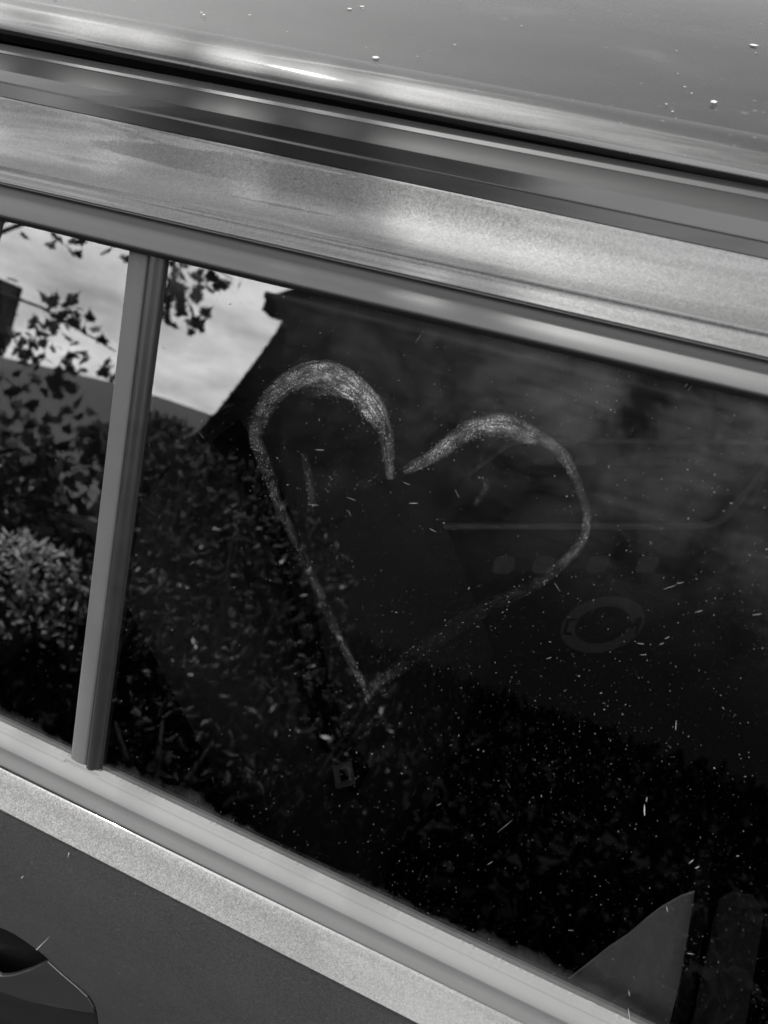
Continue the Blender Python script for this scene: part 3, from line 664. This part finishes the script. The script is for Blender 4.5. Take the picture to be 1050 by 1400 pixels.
sb = mesh('rear_seatback', vs, fs, M['seatfab'], car); m = sb.modifiers.new('thick', 'SOLIDIFY'); m.thickness = .1; m.offset = -1
if sum(p.normal.x for p in sb.data.polygons) < 0: sb.data.flip_normals()
vs, fs = box_vf((-.30, .09, .36), (.22, 1.42, .50)); cu = bevel(mesh('rear_seat_cushion', vs, fs, M['interior'], car), .04)
vs, fs = [], []
for i in range(21):
    z = 1.09 - .42 * i / 20; y = .262 + .02 * math.sin(i * .3)
    for dy in (-.021, .021):
        for d_ in (.010, .0125): vs.append((recl(y, z, d_ - .003), y + dy - .006, z))
for i in range(20):
    b = i * 4
    for q in ((0, 4, 6, 2), (1, 3, 7, 5), (0, 1, 5, 4), (2, 6, 7, 3)): fs.append(tuple(b + k for k in q))
belt = mesh('seat_belt', vs, fs, M['belt'], car, False)
vs = [(-0.213, 0.2121, 0.7376), (-0.2051, 0.2386, 0.7162), (-0.1954, 0.2319, 0.6901), (-0.204, 0.2041, 0.7131), (-0.2094, 0.2162, 0.7278), (-0.2048, 0.2315, 0.7154), (-0.1992, 0.2276, 0.7003), (-0.2041, 0.2115, 0.7136), (-0.217, 0.2121, 0.7376), (-0.2091, 0.2386, 0.7162), (-0.1994, 0.2319, 0.6901), (-0.208, 0.2041, 0.7131), (-0.2134, 0.2162, 0.7278), (-0.2088, 0.2315, 0.7154), (-0.2032, 0.2276, 0.7003), (-0.2081, 0.2115, 0.7136)]
fs = []
for i in range(4):
    j = (i + 1) % 4; fs += [(i, j, 4 + j, 4 + i), (8 + i, 12 + i, 12 + j, 8 + j), (i, 8 + i, 8 + j, j), (4 + i, 4 + j, 12 + j, 12 + i)]
bk = bevel(mesh('belt_buckle', vs, fs, M['metal2'], belt, False), .001, 2)

# front seat backs
for yy in (.12, .86):
    vs, fs = box_vf((.62, yy, .42), (.80, yy + .50, 1.02)); fsb = bevel(mesh('front_seatback', vs, fs, M['interior'], car), .05)
    vs, fs = box_vf((.66, yy + .12, 1.05), (.76, yy + .38, 1.20)); bevel(mesh('headrest', vs, fs, M['interior'], fsb), .03)
vs, fs = box_vf((1.25, .1, .6), (1.7, 1.42, .93)); bevel(mesh('dashboard', vs, fs, M['interior'], car), .05)

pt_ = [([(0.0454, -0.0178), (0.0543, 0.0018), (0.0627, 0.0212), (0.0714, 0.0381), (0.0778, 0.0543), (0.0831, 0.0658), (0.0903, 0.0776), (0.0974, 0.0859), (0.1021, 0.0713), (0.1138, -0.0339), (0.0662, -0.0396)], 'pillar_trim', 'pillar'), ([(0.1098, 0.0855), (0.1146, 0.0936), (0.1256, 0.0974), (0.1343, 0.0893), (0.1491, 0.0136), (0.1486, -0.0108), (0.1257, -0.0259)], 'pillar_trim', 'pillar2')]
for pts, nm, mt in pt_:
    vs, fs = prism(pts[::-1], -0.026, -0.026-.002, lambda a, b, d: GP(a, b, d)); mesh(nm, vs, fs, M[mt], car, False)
vs, fs = prism([(0.0893, 0.114), (0.0953, 0.1171), (0.1041, 0.0846), (0.1183, 0.0023), (0.1215, -0.0136), (0.1149, -0.018), (0.1089, 0.0112), (0.097, 0.0807)][::-1], -0.026+.008, -0.026+.001, lambda a, b, d: GP(a, b, d)); bevel(mesh('belt_guide', vs, fs, M['seal'], car, False), .001, 2)


# crate on the rear seat
crate = empty('storage_crate', (-.1, .8, .5), 'dark plastic crate with a pale rim and rounded slots, on the rear seat inside', 'crate')
c0 = Vector((-.295, .583, 0)); dv = Vector((.88, .474, 0)).normalized(); nv = Vector((.26, .96, 0)).normalized()
Wc, Dc, z0, z1 = .463, .30, .50, .77
def cp(u, v, z): p = c0 + dv * u + nv * v; return (p.x, p.y, z)
def rrect(w_, d_, r, o_=0, seg=6):
    pts = []
    for cx, cy, a0 in ((w_ - r, r, -90), (w_ - r, d_ - r, 0), (r, d_ - r, 90), (r, r, 180)):
        for k in range(seg + 1):
            a = R(a0 + 90 * k / seg); pts.append((cx + (r + o_) * math.cos(a), cy + (r + o_) * math.sin(a)))
    return pts
oo = rrect(Wc, Dc, .03); ii = rrect(Wc, Dc, .03, -.006); n = len(oo)
vs = [cp(u, v, z0) for u, v in oo] + [cp(u, v, z1) for u, v in oo] + [cp(u, v, z1) for u, v in ii] + [cp(u, v, z0 + .01) for u, v in ii]
fs = [(a * n + i, a * n + (i + 1) % n, (a + 1) * n + (i + 1) % n, (a + 1) * n + i) for a in range(3) for i in range(n)]
fs += [tuple(range(n))[::-1], tuple(3 * n + i for i in range(n))]
mesh('box', vs, fs, M['plastic'], crate, False)
vs, fs = tube_vf([cp(u, v, z1) for u, v in rrect(Wc, Dc, .03, .003)] + [cp(*rrect(Wc, Dc, .03, .003)[0], z1)], .005, 6); mesh('rim', vs, fs, M['rim'], crate)
def blob(u, z, ru, rz, off_, name, mat, par):
    pts = []
    for k in range(16):
        a = 2 * math.pi * k / 16; c_, s_ = math.cos(a), math.sin(a)
        pts.append((u + ru * math.copysign(abs(c_) ** .6, c_), z + rz * math.copysign(abs(s_) ** .6, s_)))
    vs, fs = prism(pts, 0, 1, lambda a, b, d: cp(a, off_ - .002 * d, b)); return mesh(name, vs, fs, mat, par, False)
for u in (.158, .218, .301, .378): blob(u, .695, .016, .017, -.0005, 'slot', M['pale'], crate)
for u in (.06, .13, .20, .27, .34, .41): blob(u, .735, .018, .008, Dc - .006, 'slot', M['pale'], crate)
# round emblem with block letters, seen faintly
vs, fs = [], []; K = 40
for k in range(K):
    a = 2 * math.pi * k / K
    for r_ in (.045, .068): vs.append(cp(.34 + r_ * math.cos(a), -.003, .565 + r_ * .95 * math.sin(a)))
for k in range(K): fs.append((2 * k, 2 * k + 1, (2 * ((k + 1) % K)) + 1, 2 * ((k + 1) % K)))
em = mesh('round_emblem', vs, fs, M['pale'], crate, False)
for (u0, w0, u1, w1) in ((-.058, -.016, -.058, .016), (-.058, .016, -.046, .016), (-.058, -.016, -.046, -.016), (-.036, -.016, -.036, .016), (.040, -.018, .040, .018), (.040, .018, .050, -.004), (.050, -.004, .060, .018), (.060, .018, .060, -.018)):
    p0, p1 = cp(.34 + u0, -.006, .565 + w0), cp(.34 + u1, -.006, .565 + w1)
    vs, fs = tube_vf([p0, p1], .0026, 5); mesh('letter_stroke', vs, fs, M['seal'], em)

# ------------------------------------------------------------------ plants
def maple_leaf():
    pts = [(0, 0), (.10, .02), (.36, -.06), (.27, .12), (.52, .30), (.34, .34), (.36, .52), (.16, .42), (.20, .66), (.09, .62), (0, 1.0)]
    pts = pts + [(-x, y) for x, y in pts[-2:0:-1]]
    vs = [(x, y - .1, -.25 * abs(x) ** 1.5 - .06 * y * y) for x, y in pts]; n = len(vs); vs.append((0, .28, .03))
    fs = [(i, (i + 1) % n, n) for i in range(n)]
    return vs, fs
def oval_leaf():
    vs = [(0, 0, 0), (.2, .3, -.05), (.17, .7, -.08), (0, 1, -.02), (-.17, .7, -.08), (-.2, .3, -.05), (0, .5, .04)]
    return vs, [(i, (i + 1) % 6, 6) for i in range(6)]
def scatter(name, pts, leafvf, size, mat, parent, flat=.6):
    lv, lf = leafvf; vs, fs = [], []
    for p in pts:
        rot = Matrix.Rotation(random.uniform(0, 6.28), 3, 'Z') @ Matrix.Rotation(random.gauss(0, flat) + .5, 3, 'X') @ Matrix.Rotation(random.gauss(0, flat), 3, 'Y')
        s = size * random.uniform(.7, 1.25); b = len(vs); P_ = Vector(p)
        for v in lv: vs.append(tuple(P_ + rot @ (Vector(v) * s)))
        for f in lf: fs.append(tuple(b + i for i in f))
    o = mesh(name, vs, fs, mat, parent, False); return o
MAPLE = maple_leaf()
# maple beside the driveway: its leaves hang into the reflection
tree = empty('maple_tree', (-5.6, -4.6, 0), 'young maple with hanging star-shaped leaves, reflected in the left of the window', 'tree')
vs, fs = tube_vf([(-5.6, -4.6, 0), (-5.55, -4.55, 1.2), (-5.45, -4.4, 2.6), (-5.3, -4.1, 4.2), (-5.0, -3.6, 6.0), (-4.7, -3.1, 7.6), (-4.5, -2.8, 8.8)], [.16, .14, .12, .10, .07, .05, .02], 10)
mesh('trunk', vs, fs, M['bark'], tree)
CL = [(-4.302, -4.0, 2.604, 0.074, 5, 1), (-4.126, -4.0, 2.57, 0.086, 6, 1), (-3.879, -4.0, 2.624, 0.037, 2, 1), (-3.657, -4.0, 2.607, 0.061, 4, 1), (-3.292, -4.0, 2.503, 0.123, 15, 1), (-3.174, -4.0, 2.583, 0.135, 14, 1), (-3.008, -4.0, 2.595, 0.123, 12, 1), (-2.876, -4.0, 2.604, 0.074, 6, 1), (-3.245, -4.0, 2.303, 0.098, 9, 1), (-3.109, -4.0, 2.31, 0.11, 11, 1), (-3.009, -4.0, 2.345, 0.074, 7, 1), (-3.216, -4.0, 2.431, 0.11, 12, 1), (-3.29, -4.0, 2.398, 0.086, 8, 1), (-3.993, -4.0, 2.123, 0.098, 12, 1), (-4.046, -4.0, 2.028, 0.11, 12, 1), (-3.865, -4.0, 2.046, 0.086, 7, 1), (-4.157, -4.0, 1.919, 0.098, 7, 1), (-3.742, -4.0, 2.049, 0.049, 3, 1), (-4.217, -4.0, 1.767, 0.135, 10, 1), (-4.049, -4.0, 1.821, 0.098, 9, 1), (-3.829, -4.0, 1.823, 0.098, 9, 1), (-4.115, -4.0, 1.684, 0.098, 8, 1), (-4.338, -4.0, 1.818, 0.086, 6, 1), (-3.611, -4.0, 1.816, 0.086, 7, 1), (-3.513, -4.0, 1.8, 0.061, 5, 1), (-4.186, -4.0, 1.557, 0.11, 9, 1), (-3.867, -4.0, 1.696, 0.086, 6, 1), (-3.986, -4.0, 1.61, 0.086, 6, 1), (-3.714, -4.0, 1.63, 0.061, 4, 1), (-4.425, -4.0, 1.935, 0.061, 4, 1), (-4.07, -4.0, 1.373, 0.16, 18, 1), (-3.841, -4.0, 1.357, 0.135, 14, 1), (-4.069, -4.0, 1.159, 0.16, 18, 1), (-3.795, -4.0, 1.185, 0.147, 16, 1), (-3.679, -4.0, 1.481, 0.086, 6, 1), (-3.85, -4.0, 0.958, 0.184, 22, 1), (-3.566, -4.0, 1.018, 0.16, 14, 1), (-3.925, -4.0, 0.778, 0.172, 16, 1), (-3.583, -4.0, 0.78, 0.172, 16, 1), (-3.285, -4.0, 0.924, 0.123, 8, 1), (-3.941, -4.0, 1.09, 0.147, 14, 1), (-4.045, -4.3, 0.736, 0.184, 14, 0), (-4.318, -4.3, 0.749, 0.184, 14, 0), (-4.293, -4.3, 0.777, 0.184, 14, 0), (-4.063, -4.3, 0.786, 0.184, 14, 0), (-3.4, -4.3, 1.111, 0.184, 14, 0), (-4.805, -4.3, 0.909, 0.184, 14, 0), (-3.622, -4.3, 1.302, 0.184, 14, 0), (-5.131, -4.3, 0.924, 0.184, 14, 0), (-3.632, -4.3, 1.24, 0.184, 14, 0), (-5.183, -4.3, 0.73, 0.184, 14, 0), (-3.678, -4.3, 0.895, 0.184, 14, 0), (-4.895, -4.3, 0.907, 0.184, 14, 0), (-4.781, -4.3, 0.554, 0.184, 14, 0), (-3.735, -4.3, 1.053, 0.184, 14, 0), (-4.052, -4.3, 0.599, 0.184, 14, 0), (-3.678, -4.3, 1.236, 0.184, 14, 0), (-4.787, -4.3, 0.876, 0.184, 14, 0), (-4.595, -4.3, 0.794, 0.184, 14, 0), (-3.932, -4.3, 0.936, 0.184, 14, 0), (-4.779, -4.3, 0.299, 0.184, 14, 0), (-3.924, -4.3, 0.643, 0.184, 14, 0), (-4.959, -4.3, 0.448, 0.184, 14, 0), (-4.843, -4.3, 0.926, 0.184, 14, 0), (-4.257, -4.3, 1.062, 0.184, 14, 0), (-3.338, -4.3, 0.938, 0.184, 14, 0), (-3.654, -4.3, 1.276, 0.184, 14, 0), (-5.78, -4.2, 2.524, 0.209, 14, 0), (-5.297, -4.2, 1.079, 0.209, 14, 0), (-5.801, -4.2, 2.162, 0.209, 14, 0), (-5.644, -4.2, 2.251, 0.209, 14, 0), (-4.495, -4.2, 1.289, 0.209, 14, 0), (-5.83, -4.2, 1.46, 0.209, 14, 0), (-4.542, -4.2, 1.139, 0.209, 14, 0), (-6.345, -4.2, 1.947, 0.209, 14, 0), (-5.027, -4.2, 2.104, 0.209, 14, 0), (-6.039, -4.2, 1.123, 0.209, 14, 0), (-5.353, -4.2, 2.433, 0.209, 14, 0), (-5.827, -4.2, 1.308, 0.209, 14, 0), (-6.389, -4.2, 2.313, 0.209, 14, 0), (-5.245, -4.2, 2.229, 0.209, 14, 0), (-5.374, -4.2, 1.57, 0.209, 14, 0), (-4.515, -4.2, 0.933, 0.209, 14, 0), (-5.504, -4.2, 0.823, 0.209, 14, 0), (-5.907, -4.2, 1.87, 0.209, 14, 0), (-5.248, -4.2, 1.787, 0.209, 14, 0), (-5.827, -4.2, 1.018, 0.209, 14, 0), (-4.302, -4.1, 3.337, 0.184, 12, 0), (-4.489, -4.1, 2.909, 0.184, 12, 0), (-4.613, -4.1, 3.313, 0.184, 12, 0), (-4.162, -4.1, 3.024, 0.184, 12, 0), (-3.251, -4.1, 3.48, 0.184, 12, 0), (-5.169, -4.1, 3.138, 0.184, 12, 0), (-3.323, -4.1, 3.188, 0.184, 12, 0), (-5.504, -4.1, 2.89, 0.184, 12, 0), (-3.356, -4.1, 3.148, 0.184, 12, 0), (-5.764, -4.1, 2.992, 0.184, 12, 0), (-1.859, 0.598, 3.859, 0.004, 1, 2), (-1.914, 0.622, 3.998, 0.004, 1, 2), (-1.835, 0.598, 3.873, 0.004, 1, 2), (-1.89, 0.622, 3.991, 0.004, 1, 2), (-1.811, 0.598, 3.866, 0.004, 1, 2), (-1.866, 0.622, 4.005, 0.004, 1, 2), (-1.787, 0.598, 3.859, 0.004, 1, 2), (-1.842, 0.622, 3.998, 0.004, 1, 2), (-1.763, 0.598, 3.873, 0.004, 1, 2), (-1.818, 0.622, 3.991, 0.004, 1, 2), (-1.739, 0.598, 3.866, 0.004, 1, 2), (-1.794, 0.622, 4.005, 0.004, 1, 2), (-1.715, 0.598, 3.859, 0.004, 1, 2), (-1.77, 0.622, 3.998, 0.004, 1, 2), (-1.691, 0.598, 3.873, 0.004, 1, 2), (-1.746, 0.622, 3.991, 0.004, 1, 2), (-1.667, 0.598, 3.866, 0.004, 1, 2), (-1.722, 0.622, 4.005, 0.004, 1, 2), (-1.643, 0.598, 3.859, 0.004, 1, 2), (-1.698, 0.622, 3.998, 0.004, 1, 2), (-1.619, 0.598, 3.873, 0.004, 1, 2), (-1.674, 0.622, 3.991, 0.004, 1, 2), (-1.595, 0.598, 3.866, 0.004, 1, 2), (-1.65, 0.622, 4.005, 0.004, 1, 2), (-1.571, 0.598, 3.859, 0.004, 1, 2), (-1.626, 0.622, 3.998, 0.004, 1, 2), (-1.547, 0.598, 3.873, 0.004, 1, 2), (-1.602, 0.622, 3.991, 0.004, 1, 2), (-1.523, 0.598, 3.866, 0.004, 1, 2), (-1.578, 0.622, 4.005, 0.004, 1, 2), (-1.499, 0.598, 3.859, 0.004, 1, 2), (-1.554, 0.622, 3.998, 0.004, 1, 2), (-1.475, 0.598, 3.873, 0.004, 1, 2), (-1.53, 0.622, 3.991, 0.004, 1, 2), (-1.83, 0.666, 4.252, 0.004, 1, 2), (-1.825, 0.646, 4.202, 0.004, 1, 2), (-1.8, 0.676, 4.272, 0.004, 1, 2), (-1.845, 0.656, 4.222, 0.004, 1, 2), (-1.81, 0.661, 4.242, 0.004, 1, 2), (-1.83, 0.671, 4.282, 0.004, 1, 2), (-2.088, 0.748, 4.514, 0.004, 1, 2), (-2.058, 0.738, 4.509, 0.004, 1, 2), (-2.118, 0.758, 4.519, 0.004, 1, 2), (-2.038, 0.768, 4.529, 0.004, 1, 2), (-1.948, 0.77, 4.531, 0.004, 1, 2), (-1.898, 0.768, 4.529, 0.004, 1, 2), (-1.848, 0.766, 4.529, 0.004, 1, 2), (-1.798, 0.764, 4.528, 0.004, 1, 2), (-1.818, 0.728, 4.504, 0.004, 1, 2), (-1.708, 0.728, 4.504, 0.004, 1, 2)]
lm = None; cnt = 0
leafme = D.meshes.new('leaf'); leafme.from_pydata(MAPLE[0], [], MAPLE[1]); leafme.materials.append(M['leaf'])
foliage = []; shade = []
for (x, y, z, r, nn, ind) in CL:
    for k in range(nn):
        p = Vector((x, y, z)) + Vector((random.gauss(0, 1), random.gauss(0, 1.2), random.gauss(0, 1))) * r * .55
        if ind == 1 and cnt < 290:
            o = link('leaf', leafme, tree); o.location = p - Vector(tree.location)
            s = random.uniform(.075, .115); o.scale = (s, s, s)
            o.rotation_euler = (random.gauss(.9, .5), random.gauss(0, .5), random.uniform(0, 6.28)); cnt += 1
        elif ind == 2: shade.append(p)
        else: foliage.append(p)
for k in range(2600):    # main crown, high and to the rear, mostly out of the frame
    a = random.uniform(0, 6.28); rr = random.random() ** .5; z = random.uniform(-1, 1)
    p = Vector((-7.3 + 1.9 * rr * math.cos(a), -5.3 + 1.7 * rr * math.sin(a), 5.2 + 2.2 * z * math.sqrt(1 - rr * rr * .8)))
    if mnoise.noise(p * .9) < -.12: continue
    foliage.append(p)
for k in range(3600):    # bough above the car, added out of view to darken the trim's reflections
    a = random.uniform(0, 6.28); rr = random.random() ** .5; z = random.uniform(-1, 1)
    p = Vector((-2.15 + 1.25 * rr * math.cos(a), -1.40 + .95 * rr * math.sin(a), 4.8 + .4 * z * math.sqrt(1 - rr * rr * .8)))
    foliage.append(p)
fo = scatter('foliage', foliage, MAPLE, .12, M['leaf'], tree); fo['kind'] = 'stuff'
scatter('shade_leaves', shade, MAPLE, .085, M['leaf'], tree, .3)['kind'] = 'stuff'  # loose leaves added out of view to shade the window trim and rail
for a in ([(-5.45, -4.4, 2.5), (-4.6, -4.1, 2.75), (-3.9, -4.0, 2.82), (-3.2, -3.95, 2.72), (-2.85, -4, 2.62)], [(-5.5, -4.5, 1.9), (-4.8, -4.1, 2.15), (-4.2, -4, 2.1), (-3.5, -4, 1.95)], [(-5.55, -4.55, 1.1), (-4.9, -4.2, 1.5), (-4.3, -4, 1.55)], [(-5.2, -4.0, 4.4), (-6.3, -4.8, 5.2), (-7.4, -5.4, 5.6)], [(-5.2, -4.0, 4.4), (-3.9, -3.0, 4.9), (-2.6, -1.9, 4.9), (-1.2, -.7, 4.85)], [(-3.9, -3.0, 4.9), (-3.0, -1.6, 4.3), (-2.2, -.95, 3.85), (-1.8, -.85, 3.8)]):  # the last two branches are added to reach the bough and shade leaves
    vs, fs = tube_vf(a, [.02 * (1 - .75 * i / (len(a) - 1)) for i in range(len(a))], 6); mesh('branch', vs, fs, M['bark'], tree)

def shrub(x, y, rx, ry, h, n, size, mat, label, spread=1.0):
    e = empty('shrub', (x, y, 0), label, 'shrub', None)
    pts = []
    for k in range(n):
        a = random.uniform(0, 6.28); rr = random.random() ** .4; zz = random.random() ** .7
        env = math.sqrt(max(.08, 1 - (zz - .35) ** 2 * 1.9))
        pts.append((x + rx * rr * env * math.cos(a), y + ry * rr * env * math.sin(a), .05 + h * zz))
    scatter('foliage', pts, oval_leaf(), size, mat, e, .8)['kind'] = 'stuff'
    for k in range(4):
        a = k * 1.6 + random.random(); vs, fs = tube_vf([(x + .05 * math.cos(a), y + .05 * math.sin(a), 0), (x + rx * .4 * math.cos(a), y + ry * .4 * math.sin(a), h * .5), (x + rx * .6 * math.cos(a), y + ry * .6 * math.sin(a), h * .85)], [.015, .01, .004], 6)
        mesh('stem', vs, fs, M['bark'], e)
    return e
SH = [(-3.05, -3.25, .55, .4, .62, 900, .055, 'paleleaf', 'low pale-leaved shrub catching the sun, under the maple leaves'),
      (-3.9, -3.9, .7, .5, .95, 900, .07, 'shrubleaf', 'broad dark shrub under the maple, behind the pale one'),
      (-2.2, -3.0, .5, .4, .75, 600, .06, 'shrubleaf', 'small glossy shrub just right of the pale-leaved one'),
      (-1.75, -3.6, .6, .45, 1.25, 900, .075, 'shrubleaf', 'taller glossy shrub in front of the house corner'),
      (-2.9, -4.6, .8, .5, 1.5, 900, .08, 'leaf', 'tall dark matt shrub beside the house corner'),
      (-1.05, -3.2, .45, .4, .6, 300, .06, 'shrubleaf', 'sparse dark shrub at the foot of the dark timber wall'),
      (-1.3, -2.3, .5, .3, .35, 200, .05, 'shrubleaf', 'lowest ground-hugging shrub at the driveway edge')]
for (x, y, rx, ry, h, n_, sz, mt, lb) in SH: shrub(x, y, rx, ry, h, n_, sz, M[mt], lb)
# dark ground cover, added to keep the ground's reflection in the window black
pts = []
for k in range(16000):
    x = random.uniform(-9, 4.5); y = -1.5 - 8.3 * random.random() ** 1.3
    pts.append((x, y, .04 + .16 * random.random() + .08 * mnoise.noise(Vector((x, y, 0)))))
tag(scatter('ivy', pts, oval_leaf(), .15, M['ivy'], None, .7), kind='stuff', label='dark ivy added over the ground in front of the timber house to darken its reflection')
# round tree far off, showing beside the house corner
ft = empty('distant_tree', (-26.2, -40, 0), 'round dark tree far off between the two houses', 'tree')
pts = []
for k in range(2600):
    v = Vector((random.gauss(0, 1), random.gauss(0, 1), random.gauss(0, 1))).normalized() * random.random() ** .3
    pts.append((-26.3 + v.x * 3.2, -40 + v.y * 3, 2.9 + v.z * 2.5))
scatter('crown', pts, oval_leaf(), .5, M['leaf'], ft, .9)['kind'] = 'stuff'
vs, fs = tube_vf([(-26.2, -40, 0), (-26.1, -40, 1.6), (-26.3, -40, 3)], [.25, .2, .1], 8); mesh('trunk', vs, fs, M['bark'], ft)
# hedge on the far side of the car
hd = empty('clipped_hedge', (0, 7, 0), 'long dark clipped hedge on the far side of the car', 'hedge')
pts = []
for k in range(9000):
    x = random.uniform(-14, 14); f_ = random.random()
    if f_ < .6: pts.append((x, 6.5 + random.gauss(0, .05), random.uniform(.1, 2.3)))
    else: pts.append((x, random.uniform(6.5, 7.5), 2.35 + random.gauss(0, .06)))
scatter('foliage', pts, oval_leaf(), .14, M['leaf'], hd, .9)['kind'] = 'stuff'
vs, fs = box_vf((-14, 6.6, 0), (14, 7.5, 2.28)); mesh('hedge_core', vs, fs, M['void'], hd, False)

# ------------------------------------------------------------------ houses
def house(name, label, x0, x1, yf, yb, eave, over, pitch, mats, openings):
    e = empty(name, ((x0 + x1) / 2, (yf + yb) / 2, 0), label, 'house')
    top = eave
    vs, fs = box_vf((x0, yb, 0), (x1, yf, top)); mesh('wall', vs, fs, mats[0], e, False)
    ym = (yf + yb) / 2; rise = (yf - yb) / 2 * math.tan(pitch)
    vs = [(x0, yb, top), (x0, yf, top), (x0, ym, top + rise), (x1, yb, top), (x1, yf, top), (x1, ym, top + rise)]
    mesh('gable', vs, [(0, 1, 2), (3, 5, 4)], mats[0], e, False)
    for sg in (1, -1):
        ye = ym + sg * ((yf - yb) / 2 + over); ze = top - over * math.tan(pitch) + .12
        vs = []
        for x in (x0 - over, x1 + over):
            vs += [(x, ye, ze), (x, ym, top + rise + .12), (x, ym, top + rise + .02), (x, ye, ze - .10)]
        mesh('roof_slope', vs, [(0, 1, 5, 4), (3, 7, 6, 2), (0, 3, 2, 1), (4, 5, 6, 7), (0, 4, 7, 3)], mats[1], e, False)
        vs, fs = box_vf((x0 - over - .01, min(ye, ye + sg * .03) + .0, ze - .24), (x1 + over + .01, max(ye, ye + sg * .03), ze + .02)); mesh('fascia', vs, fs, mats[2], e, False)
        vs, fs = tube_vf([(x0 - over, ye + sg * .08, ze - .02), (x1 + over, ye + sg * .08, ze - .02)], .06, 8); mesh('gutter', vs, fs, mats[2], e)
    vs, fs = box_vf((x0 - over + .02, yf + .002, top - over * math.tan(pitch) - .12), (x1 + over - .02, yf + over - .03, top - over * math.tan(pitch) - .09)); mesh('soffit', vs, fs, mats[2], e, False)
    for (a, b, c, d_) in openings:
        fr = None
        vs, fs = [], []
        for lo, hi in (((a, yf, c), (b, yf + .05, c + .07)), ((a, yf, d_ - .07), (b, yf + .05, d_)), ((a, yf, c + .07), (a + .07, yf + .05, d_ - .07)), ((b - .07, yf, c + .07), (b, yf + .05, d_ - .07))): box_vf(lo, hi, vs, fs)
        wn = mesh('window', vs, fs, mats[2], e, False)
        vs, fs = box_vf((a + .07, yf + .003, c + .07), (b - .07, yf + .02, d_ - .07)); mesh('pane', vs, fs, M['pane'], wn, False)
    return e
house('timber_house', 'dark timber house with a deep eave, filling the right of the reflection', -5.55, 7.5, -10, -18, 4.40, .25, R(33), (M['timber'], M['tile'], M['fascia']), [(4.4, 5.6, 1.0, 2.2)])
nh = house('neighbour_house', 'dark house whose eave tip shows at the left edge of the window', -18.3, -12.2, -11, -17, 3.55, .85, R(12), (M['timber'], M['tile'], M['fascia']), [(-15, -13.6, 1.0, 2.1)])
# the neighbour's house stands turned, its near corner towards us
ang = R(-42); piv = Vector((-11.4, -11, 0)); q = Vector(nh.location) - piv; rm = Matrix.Rotation(ang, 3, 'Z')
nh.rotation_euler.z = ang; nh.location = piv + rm @ q
# conical evergreen against the corner of the timber house
ev = empty('conical_evergreen', (-5.2, -9.35, 0), 'cone-shaped dark evergreen against the left corner of the timber house', 'tree')
pts = []
for k in range(7000):
    z = 3.9 * (1 - random.random() ** .5); rr = (1.7 * (1 - z / 4.1) ** 1.3) * random.random() ** .35; a = random.uniform(0, 6.28)
    pts.append((-5.2 + rr * math.cos(a), -9.35 + rr * .35 * math.sin(a), .05 + z))
scatter('crown', pts, oval_leaf(), .06, M['ivy'], ev, .9)['kind'] = 'stuff'
vs, fs = [], []
for i in range(24):
    z = 4.05 * i / 23; rr = 1.7 * (1 - z / 4.1) ** 1.3
    for k in range(28):
        a = 2 * math.pi * k / 28; q = rr * (.97 + .05 * mnoise.noise(Vector((math.cos(a) * 2, math.sin(a) * 2, z * 2)))); vs.append((-5.2 + q * math.cos(a), -9.35 + q * .35 * math.sin(a), .05 + z))
for i in range(23):
    for k in range(28): fs.append((i * 28 + k, i * 28 + (k + 1) % 28, (i + 1) * 28 + (k + 1) % 28, (i + 1) * 28 + k))
mesh('dense_crown', vs, fs, M['ivy'], ev)
vs, fs = tube_vf([(-5.2, -9.35, 0), (-5.2, -9.35, 2), (-5.2, -9.35, 3.9)], [.12, .07, .02], 8); mesh('trunk', vs, fs, M['bark'], ev)
